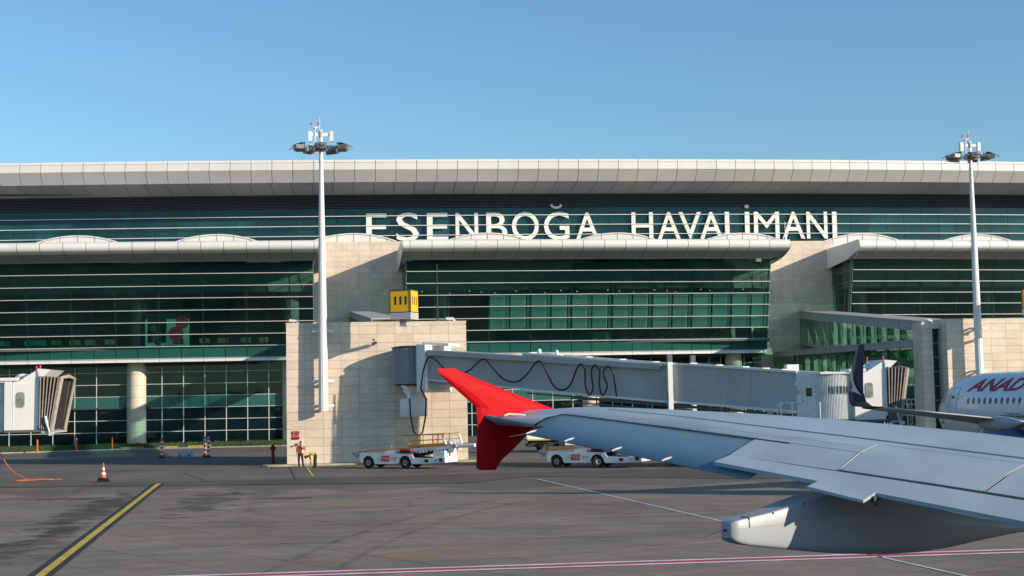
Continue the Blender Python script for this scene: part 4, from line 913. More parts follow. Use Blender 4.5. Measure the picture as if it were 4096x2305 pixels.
b.tube([Q(s, 1.95, z) for s, z in fest], .055, 8); obj('power_cable', b, M['cable'], jb)
b = MB(); b.tube([(6.1, 99.4, 8.0) if False else Q(1.75, 1.95, 5.2), (6.68, 100.35, 4.50), (6.61, 100.45, 3.20), (6.41, 100.55, 2.20), (6.11, 100.65, 1.95), (5.81, 100.65, 2.25), (5.61, 100.75, 3.40), (5.56, 100.80, 4.60)], .06, 8); obj('power_cable', b, M['cable'], jb)
b = MB(); b.tube([(5.56, 100.80, 4.55), (5.48, 100.85, 5.00), (5.26, 100.95, 5.35), (5.01, 101.05, 5.40)], [.09, .11, .10, .07], 8); obj('cable_plug', b, M['white'], jb)
# service door section, cab rotunda, cab, bellows
tunnel('service_section', 28.25, 29.9, 5.72, 5.62, 2.95, 2.85, 1.68, 'white')
b = MB(); b.hexa([Q(28.55, 1.69, 2.98), Q(29.55, 1.69, 2.92), Q(29.55, 1.72, 2.92), Q(28.55, 1.72, 2.98)], [Q(28.55, 1.69, 5.05), Q(29.55, 1.69, 4.99), Q(29.55, 1.72, 4.99), Q(28.55, 1.72, 5.05)]); dr = obj('door', b, M['truck'], jb)
b = MB(); b.hexa([Q(28.85, 1.72, 4.2), Q(29.2, 1.72, 4.2), Q(29.2, 1.735, 4.2), Q(28.85, 1.735, 4.2)], [Q(28.85, 1.72, 4.7), Q(29.2, 1.72, 4.7), Q(29.2, 1.735, 4.7), Q(28.85, 1.735, 4.7)]); obj('window', b, M['win'], dr)
b = MB(); b.bar(Q(28.62, 1.75, 3.75), Q(28.66, 1.75, 3.95), .05); obj('handle', b, M['signk'], dr)
b = MB(); b.lathe(Q(28.3, 1.75, 4.95), [(.11, -.1), (.13, 0), (.11, .12)], 10); obj('bulkhead_lamp', b, M['refl'], jb)
b = MB(); b.box(Q(28.3, 1.75, 4.5)-Vector((.07, .05, .1)), Q(28.3, 1.75, 4.5)+Vector((.07, .05, .1))); b.box(Q(28.3, 1.75, 3.8)-Vector((.04, .03, .05)), Q(28.3, 1.75, 3.8)+Vector((.04, .03, .05))); obj('push_button', b, M['cladgrey'], jb)
tunnel('end_frame', 29.9, 30.05, 5.66, 5.65, 2.74, 2.72, 1.8, 'white')
b = MB(); b.box(Q(27.7, .6, 5.75)-Vector((.45, .3, 0)), Q(27.7, .6, 6.15)+Vector((.3, .3, 0))); obj('roof_unit', b, M['white'], jb)
# side landing with stairs and rails
ld = MB(); ld.hexa([Q(27.6, 1.7, 2.72), Q(30.0, 1.7, 2.62), Q(30.0, 2.8, 2.62), Q(27.6, 2.8, 2.72)], [Q(27.6, 1.7, 2.82), Q(30.0, 1.7, 2.72), Q(30.0, 2.8, 2.72), Q(27.6, 2.8, 2.82)]); obj('landing', ld, M['alu'], jb)
b = MB()
for s_ in (27.6, 28.3, 29.0, 29.7, 30.0): b.bar(Q(s_, 2.8, 2.75), Q(s_, 2.8, 3.85), .045)
for z in (3.25, 3.85): b.bar(Q(27.6, 2.8, z), Q(30.0, 2.8, z), .045)
b.tube([Q(27.6, 2.8, 2.8), Q(27.3, 2.8, 3.4), Q(27.0, 2.8, 3.5), Q(26.9, 2.8, 3.3), Q(27.2, 2.8, 2.9), Q(27.5, 2.8, 2.5)], .03, 6); b.bar(Q(27.5, 2.8, 3.8), Q(24.8, 2.8, 1.6), .04); b.bar(Q(27.5, 2.0, 3.8), Q(24.8, 2.0, 1.6), .04)
obj('guard_rail', b, M['white'], jb)
for k in range(9):
    b = MB(); s_ = 27.3-k*.33; b.hexa([Q(s_-.15, 2.0, 2.5-k*.27), Q(s_+.12, 2.0, 2.5-k*.27), Q(s_+.12, 2.8, 2.5-k*.27), Q(s_-.15, 2.8, 2.5-k*.27)], [Q(s_-.15, 2.0, 2.54-k*.27), Q(s_+.12, 2.0, 2.54-k*.27), Q(s_+.12, 2.8, 2.54-k*.27), Q(s_-.15, 2.8, 2.54-k*.27)]); obj('stair_tread', b, M['alu'], jb)
def bridge_cab(parent, ox, oy, oz, rz, corr_left=2.0):
    """cab in its own frame: +x towards the aircraft, visible side is -y. ox,oy = front left corner of the cab wall"""
    c, s = math.cos(rz), math.sin(rz)
    W = lambda x, y, z: Vector((ox+x*c-y*s, oy+x*s+y*c, oz+z))
    def hx(name, x0, x1, y0, y1, z0, z1, mt, par=parent):
        b = MB(); b.hexa([W(x0, y0, z0), W(x1, y0, z0), W(x1, y1, z0), W(x0, y1, z0)], [W(x0, y0, z1), W(x1, y0, z1), W(x1, y1, z1), W(x0, y1, z1)]); return obj(name, b, M[mt], par)
    # corrugated swivel curtain
    b = MB(); rows = []
    for z in (.05, 2.72):
        row = []
        N = 44
        for k in range(N+1):
            f = k/N; x = -corr_left+f*corr_left; y = .25-.35*math.sin(f*math.pi) + (.04 if k % 2 else 0)
            row.append(W(x, y, z))
        rows.append(row)
    b.grid(rows, sm=False); b.hexa([W(-corr_left, .3, .05), W(0, .3, .05), W(0, 3, .05), W(-corr_left, 3, .05)], [W(-corr_left, .3, 2.7), W(0, .3, 2.7), W(0, 3, 2.7), W(-corr_left, 3, 2.7)]); sw = obj('swivel_curtain', b, M['corrl'], parent)
    for k in range(8):
        x = -corr_left*.82+k*corr_left*.095
        b = MB(); b.hexa([W(x, -.12, 1.55), W(x+.07, -.12, 1.55), W(x+.07, -.10, 1.55), W(x, -.10, 1.55)], [W(x, -.12, 2.0), W(x+.07, -.12, 2.0), W(x+.07, -.10, 2.0), W(x, -.10, 2.0)]); obj('slit_window', b, M['win'], sw)
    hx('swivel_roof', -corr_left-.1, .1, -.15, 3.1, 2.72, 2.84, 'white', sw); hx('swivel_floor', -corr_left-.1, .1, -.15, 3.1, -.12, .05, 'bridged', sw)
    hx('cab_post', 0, .42, -.18, 3.0, 0, 2.80, 'white')
    wall = hx('cab_wall', .45, 1.85, -.12, 3.0, 0, 2.78, 'white')
    b = MB(); b.prism([W(.75, -.12, 2.78), W(1.85, -.12, 2.78), W(1.85, -.12, 3.45)], W(0, 3.0, 0)-W(0, -.0, 0)); obj('cab_roof', b, M['white'], parent)
    b = MB(); b.hexa([W(1.85, -.2, 2.95), W(1.98, -.2, 2.85), W(1.98, 3.1, 2.85), W(1.85, 3.1, 2.95)], [W(1.85, -.2, 3.5), W(2.6, -.2, 3.42), W(2.6, 3.1, 3.42), W(1.85, 3.1, 3.5)]); obj('hood', b, M['white'], parent)
    hx('front_frame', 1.85, 1.93, -.2, 3.05, 0.2, 3.3, 'white')
    b = MB(); r_ = []
    for a in range(20):
        t_ = a/20*2*math.pi; x = .72*0+.22*(abs(math.cos(t_))**.5)*(1 if math.cos(t_) > 0 else -1); z = .42*(abs(math.sin(t_))**.5)*(1 if math.sin(t_) > 0 else -1); r_.append((x, z))
    b.prism([W(.88+x*1.18, -.14, 1.72+z*1.1) for x, z in r_], W(0, .015, 0)-W(0, 0, 0)); wf = obj('window_frame', b, M['cladgrey'], wall)
    b = MB(); b.prism([W(.88+x, -.155, 1.72+z) for x, z in r_], W(0, .012, 0)-W(0, 0, 0)); obj('window_pane', b, glass_pane_mat, wall)
    b = MB(); b.lathe(W(.75, 1.0, 2.95), [(.05, 0), (.42, .06), (.45, .14), (.3, .25), (.08, .30)], 18); obj('roof_dome', b, M['white'], parent)
    hx('roof_tray', -.3, .7, -.25, 1.6, 2.82, 3.0, 'white')
    for x, y in ((1.45, 1.6), (2.0, .2)):
        b = MB(); b.lathe(W(x-.1, y, 3.5), [(.05, 0), (.06, .04), (.06, .15), (.04, .2)], 10); obj('beacon', b, M['redl'], parent)
        b = MB(); b.bar(W(x-.1, y, 2.9), W(x-.1, y, 3.52), .04); obj('beacon_stem', b, M['cladgrey'], parent)
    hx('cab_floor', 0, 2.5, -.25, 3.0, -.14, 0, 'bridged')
    # folded canopy bellows
    n_ = 6
    for k in range(n_):
        f0 = k/n_; f1 = (k+1)/n_; 
        xt = lambda f: 1.95+1.22*f; xb = lambda f: 1.95+.68*f; zt_ = lambda f: 2.95+.18*math.sin(f*2.5)
        zt_ = lambda f: 3.08-.1*f; zb_ = lambda f: .05-.1*f
        for j in (0, 1):
            a0 = f0+(f1-f0)*.5*j; a1 = a0+(f1-f0)*.5; y0_ = -.12 if j == 0 else -.3; y1_ = -.3 if j == 0 else -.12
            b = MB(); b.add([W(xb(a0), y0_, zb_(a0)), W(xb(a1), y1_, zb_(a1)), W(xt(a1), y1_, zt_(a1)), W(xt(a0), y0_, zt_(a0)), W(xt(a1), 3, zt_(a1)), W(xt(a0), 3, zt_(a0))], [(0, 1, 2, 3), (3, 2, 4, 5)])
            obj('bellows_fold', b, M['bellow'] if j else M['bellow'], parent)
        b = MB(); fm = (f0+f1)/2; b.bar(W(xb(fm), -.31, zb_(fm)), W(xt(fm), -.31, zt_(fm)), .05, .05); obj('bellows_rib', b, M['bellowt'], parent)
    b = MB(); b.hexa([W(1.95, -.05, 0), W(2.5, -.05, 0), W(2.5, 2.9, 0), W(1.95, 2.9, 0)], [W(1.95, -.05, 2.9), W(2.95, -.05, 2.9), W(2.95, 2.9, 2.9), W(1.95, 2.9, 2.9)]); obj('bellows_lining', b, M['under'], parent)
    b = MB(); b.add([W(1.95, 2.95, .05), W(2.62, 2.95, -.05), W(3.15, 2.95, 2.98), W(1.95, 2.95, 3.05)], [(0, 1, 2, 3)]); obj('bellows_back', b, M['bellow'], parent)
    b = MB(); b.tube([W(2.66, -.2, -.05), W(3.2, -.2, 2.95), W(3.2, 1.5, 3.05), W(3.2, 3.0, 2.95), W(2.66, 3.0, -.05)], .13, 8); obj('bumper', b, M['bellowt'], parent)
    b = MB(); b.hexa([W(2.1, -.3, -.2), W(2.8, -.3, -.2), W(2.8, 3.0, -.2), W(2.1, 3.0, -.2)], [W(2.1, -.3, -.08), W(2.8, -.3, -.08), W(2.8, 3.0, -.08), W(2.1, 3.0, -.08)]); obj('bumper_step', b, M['cladgrey'], parent)
    b = MB(); b.tube([W(2.35, -.4, .75), W(2.42, -.42, .4), W(2.5, -.4, .1), W(2.65, -.4, -.35)], [.09, .09, .05, .04], 8); b.bar(W(2.55, -.4, -.3), W(2.85, -.4, -.2), .14); obj('sensor_arm', b, M['corrl'], parent)
glass_pane_mat = mat('cab_window', (.20, .24, .20), .08, var=.6, scale=2.5, spec=.6)
bridge_cab(jb, 30.75, 82.6, 2.78, R(-4), 1.9)
b = MB(); b.box((31.0, 83, 2.2), (32.6, 84.6, 2.62)); obj('cab_underframe', b, M['bridged'], jb)
# left bridge: only its cab is in the picture
lb_ = thing('jet_bridge', 'jet bridge cab with folded grey bellows, cut off by the left edge', 'jet bridge', (-22, 88, 0), 'passenger boarding bridges')
bridge_cab(lb_, -18.4, 86.4, 3.17, R(-3), 2.4)
b = MB(); b.hexa([(-32, 93.2, 3.3), (-20.4, 86.4, 3.2), (-19.2, 88.9, 3.2), (-30.6, 95.8, 3.3)], [(-32, 93.2, 6.0), (-20.4, 86.4, 5.95), (-19.2, 88.9, 5.95), (-30.6, 95.8, 6.0)]); obj('tunnel', b, M['bridge'], lb_)
b = MB(); b.bar((-29.5, 93, 0.2), (-29.5, 93, 3.4), .5); obj('lift_column', b, M['white'], lb_)
for sx in (-.7, .7):
    b = MB(); b.lathe((-29.5+sx, 93, .55), [(.55, -.2), (.55, .2)], 18, axis='X'); obj('wheel', b, M['rubber'], lb_)

# ------------------------------------------------------------------ parked airliner at the right
H2 = (R0*(-.3)+F0*.954).normalized(); LFT = Vector((0, 0, 1)).cross(H2).normalized()
nosep = R0*25.35+F0*87.7; nosep.z = 0
ja = thing('parked_airliner', 'white airliner with red ANADOLUJET lettering parked at the right, nose away, blue engine', 'airliner', nosep-H2*16)
def J(a, l, z): return nosep-H2*a+LFT*l+Vector((0, 0, z))    # a metres aft of the nose, l to the left wing, z up
st = [(1.35, 2.75, .02), (1.4, 2.77, .34), (1.55, 2.84, .70), (1.85, 2.93, 1.03), (2.35, 3.06, 1.35), (3.1, 3.2, 1.62), (4.0, 3.33, 1.79), (5.2, 3.40, 1.87), (7, 3.42, 1.88), (28, 3.42, 1.88), (31, 3.6, 1.6), (35, 4.0, 1.0), (38.5, 4.4, .25)]
def zt_n(a, zc, r):   # nose droop: crown follows the windscreen slope
    return zc
b = MB(); rows = []
for (a, zc, r) in st:
    rows.append([J(a, r*math.cos(2*math.pi*k/36), zc+(r*1.04)*math.sin(2*math.pi*k/36)) for k in range(36)])
b.grid(rows, close=True); fus = obj('fuselage', b, M['jet'], ja)
def fr(a):
    for (a0, z0, r0), (a1, z1, r1) in zip(st[:-1], st[1:]):
        if a0 <= a <= a1: f = (a-a0)/(a1-a0); return z0+(z1-z0)*f, r0+(r1-r0)*f
    return 3.42, 1.88
def onfus(a, z, off=.01, side=1):
    zc, r = fr(a); s_ = max(-.98, min(.98, (z-zc)/(r*1.04))); return J(a, side*(r*math.sqrt(1-s_*s_)+off), z)
for k in range(46):
    a = 6.0+k*.508
    if 4.9 < a: 
        b = MB(); oval = [(.115*math.cos(t_)*1.0, .175*math.sin(t_)) for t_ in [2*math.pi*i/12 for i in range(12)]]
        b.add([onfus(a+x, 3.80+z, .014) for x, z in oval], [tuple(range(12))]); obj('cabin_window', b, M['win'], ja)
b = MB(); dl = [(4.05, 2.75), (4.05, 4.55), (4.9, 4.55), (4.9, 2.75), (4.05, 2.75)]
for (p, q) in zip(dl[:-1], dl[1:]):
    for i in range(6):
        f0, f1 = i/6, (i+1)/6; b.bar(onfus(p[0]+(q[0]-p[0])*f0, p[1]+(q[1]-p[1])*f0, .008), onfus(p[0]+(q[0]-p[0])*f1, p[1]+(q[1]-p[1])*f1, .008), .03, .015)
dd = obj('door_outline', b, M['jetg'], ja)
b = MB(); b.add([onfus(4.4+x, 4.0+z, .012) for x, z in ((-.14, -.08), (.14, -.08), (.14, .08), (-.14, .08))], [(0, 1, 2, 3)]); obj('door_window', b, M['win'], ja)
for (a0, a1, z0, z1) in ((2.0, 2.45, 3.62, 3.98), (2.5, 3.0, 3.64, 4.15), (3.05, 3.45, 3.72, 4.2)):
    b = MB(); b.add([onfus(a0, z0, .02), onfus(a1, z0, .02), onfus(a1, z1, .02), onfus(a0+.2, z1-.12, .02)], [(0, 1, 2, 3)]); obj('cockpit_window', b, mat('cockpit_glass', (.35, .33, .28), .1) if a0 == 2.0 else bpy.data.materials['cockpit_glass'], ja)
def fus_text(s, a0, a1, z0, z1, mt, shear=0., off=0.02):
    cu = bpy.data.curves.new('lettering', 'FONT'); cu.body = s; cu.offset = off; cu.shear = shear; cu.resolution_u = 4; cu.fill_mode = 'FRONT'
    to = bpy.data.objects.new('x', cu); COL.objects.link(to); dg = bpy.context.evaluated_depsgraph_get(); me = bpy.data.meshes.new_from_object(to.evaluated_get(dg)); bpy.data.objects.remove(to)
    import bmesh
    bm = bmesh.new(); bm.from_mesh(me); bmesh.ops.triangulate(bm, faces=bm.faces[:])
    for it in range(3): bmesh.ops.subdivide_edges(bm, edges=[e for e in bm.edges if e.calc_length() > .12], cuts=1); bmesh.ops.triangulate(bm, faces=bm.faces[:])
    bm.to_mesh(me); bm.free()
    xs = [v.co.x for v in me.vertices]; ys = [v.co.y for v in me.vertices]; x0, x1, y0, y1 = min(xs), max(xs), min(ys), max(ys); oo = org(ja)
    for v in me.vertices: v.co = onfus(a0+(v.co.x-x0)/(x1-x0)*(a1-a0), z0+(v.co.y-y0)/(y1-y0)*(z1-z0), .016)-oo
    me.materials.clear(); me.materials.append(mt); o = bpy.data.objects.new('lettering', me); COL.objects.link(o); o.parent = ja; ORIG[o] = oo
fus_text('ANADOLUJET', 5.6, 16.5, 4.10, 5.02, M['logored'], .42, .03)
fus_text('A trademark of', 9.4, 10.6, 3.06, 3.14, M['logok']); fus_text('TURKISH AIRLINES', 8.9, 11.3, 2.88, 3.02, M['logok'])
fus_text('N367', 2.6, 3.2, 2.5, 2.62, M['logok'])
# wings (left wing towards the viewer), winglet, fairings, engine
def jwing(sgn):
    rows = []
    for (l, a, ch, z, tk) in ((1.7, 12.8, 7.0, 2.05, .8), (5.5, 15.0, 4.9, 2.55, .5), (11, 17.6, 3.2, 3.15, .3), (17.2, 20.4, 1.75, 3.75, .15)):
        pr = [(0, 0), (.08, .45), (.3, .6), (.6, .42), (1, .02), (.6, -.22), (.25, -.42), (.05, -.3)]
        rows.append([J(a+x*ch, sgn*l, z+y*tk) for x, y in pr])
    b = MB(); b.grid(rows, close=True); return b
wl_ = obj('wing', jwing(1), M['jetg'], ja); obj('wing', jwing(-1), M['jetg'], ja)
for sgn in (1, -1):
    b = MB(); rows = []
    for (l, a, ch, z) in ((17.15, 20.35, 1.8, 3.78), (17.75, 20.5, 1.65, 3.83), (18.05, 20.8, 1.4, 4.02), (18.24, 21.1, 1.22, 4.4), (18.32, 21.35, 1.1, 4.8), (18.42, 21.7, .95, 5.3), (18.55, 22.3, .72, 6.15), (18.58, 22.55, .5, 6.40)):
        up_ = min(1, max(0, (l-17.4)/.8)); t_ = .05
        rows.append([J(a, sgn*l, z), J(a+ch*.35, sgn*(l-t_*up_), z+t_*(1-up_)), J(a+ch, sgn*l, z), J(a+ch*.35, sgn*(l+t_*up_), z-t_*(1-up_))])
    b.grid(rows, close=True, sm=False); b.add([rows[-1][0], rows[-1][1], rows[-1][2], rows[-1][3]], [(0, 1, 2, 3)]); wg = obj('winglet', b, M['navy'], ja)
    if sgn == 1:
        b = MB()   # pale bird emblem on the inner face
        pts = [(22.0, 5.55), (21.72, 5.25), (21.62, 4.95), (21.72, 4.65), (21.45, 4.5), (22.2, 4.30), (22.08, 4.45), (21.9, 4.7), (21.85, 5.0), (21.92, 5.3)]
        Pc = lambda a, z, o_: J(a, (18.24+(z-4.4)*.2 if z > 4.4 else 18.24-(4.4-z)*.5)+.085, z)
        cpt = (21.8, 4.8); b.add([Pc(a, z, .0) for a, z in pts], [tuple(range(len(pts)))]); em = obj('emblem', b, M['corrl'], ja)
b = MB(); b.lathe(J(20.35, 17.25, 3.86), [(.02, -.08), (.07, -.04), (.07, .04), (.02, .08)], 8); obj('navigation_light', b, M['nav'], ja)
for l in (4.2, 7.6, 10.6):
    a0 = 12.8+l*.45+3.0-(l*.12); z = 2.2+l*.085
    b = MB(); rows = []
    for (f, w_, h_) in ((0, .03, .03), (.15, .2, .22), (.45, .27, .34), (.75, .22, .26), (1, .03, .04)):
        rows.append([J(a0+f*3.2, l+w_*math.cos(q_), z-.25+.12*f+h_*math.sin(q_)) for q_ in [2*math.pi*i/12 for i in range(12)]])
    b.grid(rows, close=True); obj('flap_fairing', b, M['jetg'], ja)
for sgn in (1, -1):
    b = MB(); rows = []
    for (a, r) in ((12.2, .8), (12.35, .98), (13.0, 1.08), (14.2, 1.06), (15.4, .9), (16.2, .75)):
        rows.append([J(a, sgn*(4.9)+r*math.cos(2*math.pi*k/28), 1.82+r*math.sin(2*math.pi*k/28)) for k in range(28)])
    b.grid(rows, close=True); b.f.append(tuple(range(28))); b.sm.append(False); eg = obj('engine', b, M['blue'], ja)
    b = MB(); b.tube([J(15.6, sgn*4.9, 1.86), J(16.6, sgn*4.9, 1.9), J(17.4, sgn*4.9, 1.95)], [.62, .45, .15], 20); obj('exhaust_cone', b, M['jetg'], eg)
    b = MB(); b.prism([J(13, sgn*4.85, 2.5), J(17, sgn*4.85, 2.2), J(16.8, sgn*4.85, 2.7), J(14, sgn*4.85, 2.75)], LFT*.25); obj('pylon', b, M['jet'], eg)
b = MB(); b.prism([J(31, -.15, 5.1), J(38.4, -.15, 4.9), J(39.5, -.15, 11.6), J(37.2, -.15, 11.8), J(33.5, -.15, 6.2)], LFT*.3); obj('tail_fin', b, M['navy'], ja)
for sgn in (1, -1):
    b = MB(); b.hexa([J(34, sgn*.6, 4.3), J(37.4, sgn*.6, 4.3), J(39.2, sgn*6.9, 4.9), J(37.8, sgn*6.9, 4.9)], [J(34, sgn*.6, 4.5), J(37.4, sgn*.6, 4.4), J(39.2, sgn*6.9, 4.98), J(37.8, sgn*6.9, 5.0)]); obj('tailplane', b, M['jetg'], ja)
for (a, l) in ((4.0, 0), (19.2, 2.85), (19.2, -2.85)):
    b = MB(); b.bar(J(a, l, .5), J(a, l, 2.2), .2); lg = obj('landing_gear', b, M['jetg'], ja)
    for dl_ in (-.3, .3):
        r_ = .36 if a < 10 else .55; b = MB(); b.tube([J(a, l+dl_-.13, r_), J(a, l+dl_+.13, r_)], r_, 20, sm=False); obj('wheel', b, M['rubber'], lg)

# ------------------------------------------------------------------ our own aircraft: left wing in the foreground
def V(xd, yd, v):      # display pixel (2576 wide) at depth v metres along the view
    x, y = xd*1.5901, yd*1.5901
    d = CF+CR*(x-CXP)/F_PX-CU*(y-CYP)/F_PX; k_ = v/(d.dot(F0)); return Vector((0, 0, CAM_H))+d*k_
def W3(r, v, h): return R0*r+F0*v+Vector((0, 0, CAM_H+h))
FWD = (R0*.829+F0*.559).normalized()
def interp(tab, x):
    if x <= tab[0][0]: (a, b), (c, d) = tab[0], tab[1]
    elif x >= tab[-1][0]: (a, b), (c, d) = tab[-2], tab[-1]
    else:
        for (a, b), (c, d) in zip(tab[:-1], tab[1:]):
            if a <= x <= c: break
    return b+(d-b)*(x-a)/(c-a)
def yhor(xd): return 1009-.0197*(xd-765)
FD = 3647.0
def rvline(c, t):
    te = (-.23+.8*t, 17.6-.667*t); le = (.56+.982*t, 18.3-.544*t)
    return (1-c)*te[0]+c*le[0], (1-c)*te[1]+c*le[1]
def hline(c, t, tab):
    r, v = rvline(c, t); xd = 1288+FD*r/v; yd = interp(tab, xd); p = V(xd, yd, v); return p
HUMP = [(1330, 1040), (1388, 1030), (1440, 1025), (1500, 1023.5), (1600, 1027), (1700, 1031), (1900, 1041), (2100, 1055), (2300, 1073), (2450, 1088), (2576, 1103)]
STR = [(1400, 1031), (1525, 1029.5), (1698, 1047), (1900, 1072), (2126, 1099), (2576, 1155)]
HIN = [(1240, 1047), (1421, 1042), (1698, 1077), (1973, 1113), (2354, 1165), (2576, 1200)]
TED = [(1240, 1048), (1335, 1066), (1600, 1120), (1798, 1162), (2069, 1212), (2177, 1235), (2576, 1312)]
SPT = [(1240, 1048), (1421, 1052), (1863, 1151), (2354, 1223), (2576, 1258)]
CL = [(0.0, TED), (.15, SPT), (.36, HIN), (.60, STR), (1.0, HUMP)]
air = thing('airliner', 'our own airliner: big pale wing with red wingtip fence filling the right foreground', 'airliner', W3(6, 8, -4.5))
NT = 34; ts = [-.02+8.3*i/NT for i in range(NT+1)]
def surf(t, c):
    """upper surface point at span t, chord fraction c (0 = trailing edge)"""
    if c < 0: P0 = hline(0, t, TED); P1 = hline(.15, t, SPT); return P0+(P0-P1)*(-c/.15)
    for (c0, a), (c1, b_) in zip(CL[:-1], CL[1:]):
        if c0 <= c <= c1:
            f = (c-c0)/(c1-c0); P0 = hline(c0, t, a); P1 = hline(c1, t, b_); return P0.lerp(P1, f)
    return hline(1.0, t, HUMP)
def chordlen(t):
    a = rvline(0, t); b_ = rvline(1, t); return math.hypot(a[0]-b_[0], a[1]-b_[1])
def wpoint(t, c, dz=0):
    if c <= 1: p = surf(t, c)
    else:
        p = surf(t, 1.0)+FWD*(c-1)*chordlen(t)
    return p+Vector((0, 0, dz))
cs = [0.0, .15, .25, .36, .48, .60, .72, .86, 1.0]
def lowpt(t, c):
    L_ = chordlen(t); th_ = L_*.11*math.sin(math.pi*min(1, max(0, c))**.7)+.015; return wpoint(t, c, -th_)
def wing_rows(tlist, c0=0.0):
    rows = []
    for t in tlist:
        L_ = chordlen(t); up_ = [wpoint(t, c) for c in cs if c >= c0]
        nosep_ = [wpoint(t, 1.12, -.012*L_), wpoint(t, 1.36, -.05*L_), wpoint(t, 1.58, -.10*L_), wpoint(t, 1.68, -.145*L_), wpoint(t, 1.56, -.17*L_), wpoint(t, 1.3, -.165*L_)]
        lo_ = [lowpt(t, c) for c in reversed([c for c in cs if c >= c0 and c < 1])]
        rows.append(up_+nosep_+lo_)
    return rows
TA0, TA1 = .62, 3.42
tin = [TA1+(13-TA1)*i/34 for i in range(35)]; tout = [TA0+(TA1-TA0)*i/14 for i in range(15)]; ttip = [-.25+(TA0+.25)*i/5 for i in range(6)]
b = MB(); b.grid(wing_rows(ttip), close=True); b.f.append(tuple(reversed(range(18)))) if False else None
wt = obj('wing_tip', b, M['wing'], air)
b = MB(); b.grid(wing_rows(tout, .36), close=True); obj('outer_wing', b, M['wing'], air)
b = MB(); b.grid(wing_rows(tin, .36), close=True); iw = obj('inner_wing', b, M['wing'], air)
# aileron drooping behind its hinge line
AIT = [(1335, 1094), (1635, 1154), (1798, 1187), (1900, 1208)]
rows = []
for t in [TA0-.12+(TA1-.02-TA0+.12)*i/16 for i in range(17)]:
    h = wpoint(t, .345, -.012)
    r, v = rvline(0.0, t-.12*((t-TA0)/(TA1-TA0))*0); xd = 1288+FD*r/v; te = V(xd, interp(AIT, xd), v)
    m_ = h.lerp(te, .5)+Vector((0, 0, .015)); rows.append([h, h.lerp(te, .25)+Vector((0, 0, .014)), m_, te, te+Vector((0, 0, -.012)), h.lerp(te, .5)+Vector((0, 0, -.07)), h+Vector((0, 0, -.12))])
b = MB(); b.grid(rows, close=True); b.add(rows[0], [tuple(range(7))]); b.add(rows[-1], [tuple(reversed(range(7)))]); ail = obj('aileron', b, M['wing_shade'], air)
# spoilers: raised panels on the inner wing, flap below and behind
def patch(name, t0, t1, c0, c1, lift, mt, nt=8, nc=5, skew0=0, skew1=0, parent=None, thick=.02):
    rows = []; low_ = []
    for i in range(nt+1):
        f = i/nt; row = []
        for j in range(nc+1):
            g = j/nc; t = t0+(t1-t0)*f; t += (skew0*(1-f)+skew1*f)*g; row.append(wpoint(t, c0+(c1-c0)*g, lift if not callable(lift) else lift(g)))
        rows.append(row)
    b = MB(); b.grid(rows, sm=True)
    edge = rows[0]+[r_[-1] for r_ in rows[1:]]+list(reversed(rows[-1][:-1]))+[r_[0] for r_ in reversed(rows[1:-1])]
    n_ = len(edge); b.add(edge+[p-Vector((0, 0, thick)) for p in edge], [(i, (i+1) % n_, n_+(i+1) % n_, n_+i) for i in range(n_)])
    return obj(name, b, M[mt], parent or air)
patch('flap', TA1-.42, 13, 0.0, .172, .0, 'wing', 40, 4, thick=.04)
patch('shroud_panel', TA1-.42, TA1+.75, .155, .40, .006, 'wing', 6, 3, skew0=.05, skew1=.2)
for t0, t1 in ((TA1+.80, 5.62), (5.66, 7.3), (7.34, 9.2), (9.24, 12)):
    patch('spoiler', t0, t1, .165, .52, .007, 'wing', 10, 7, skew0=-.05, skew1=-.05, thick=.014)
patch('flap_cove', TA1-.2, 13, .14, .40, -.03, 'wingd', 40, 3, thick=.02)
patch('flap_gap', TA1-.1, 12, .150, .166, .004, 'wingd', 22, 1, thick=.004)
patch('hinge_seal', TA0, TA1, .352, .363, .003, 'wingd', 20, 1, thick=.004)
patch('slat_gap', 1.0, 12, .60, .622, .003, 'slatline', 34, 1, thick=.004)
for (t0, t1, c0) in ((TA1+.8, 12, .535), (.9, TA1+.7, .46)):
    patch('panel_seam', t0, t1, c0, c0+.004, .003, 'jetg', 20, 1, thick=.003)
for tt_ in (TA1+.78, 5.64, 7.32):
    b = MB(); b.tube([wpoint(tt_-.05*j/8, .165+.36*j/8, .008) for j in range(9)], .004, 6); obj('bright_edge', b, M['winge'], air)
# rivet rows (too small to pick apart)
b = MB()
def rivet(p, r=.008):
    n_ = 5; b.add([p+Vector((r*math.cos(k*2*math.pi/n_), r*math.sin(k*2*math.pi/n_), .004)) for k in range(n_)], [tuple(range(n_))])
for i in range(90): rivet(wpoint(1.0+2.6*i/90, .50, 0))
for q_ in (1.35, 2.2, 3.15):
    for i in range(14): rivet(wpoint(q_+.25*i/14, .40+.09*i/14, 0)); rivet(wpoint(q_+.10+.25*i/14, .40+.09*i/14, 0))
for i in range(70): rivet(wpoint(4.2+4.2*i/70, .545, 0), .008); rivet(wpoint(4.2+4.2*i/70, .18, .01), .006)
o = obj('rivets', b, M['rivet'], air, kind='stuff')
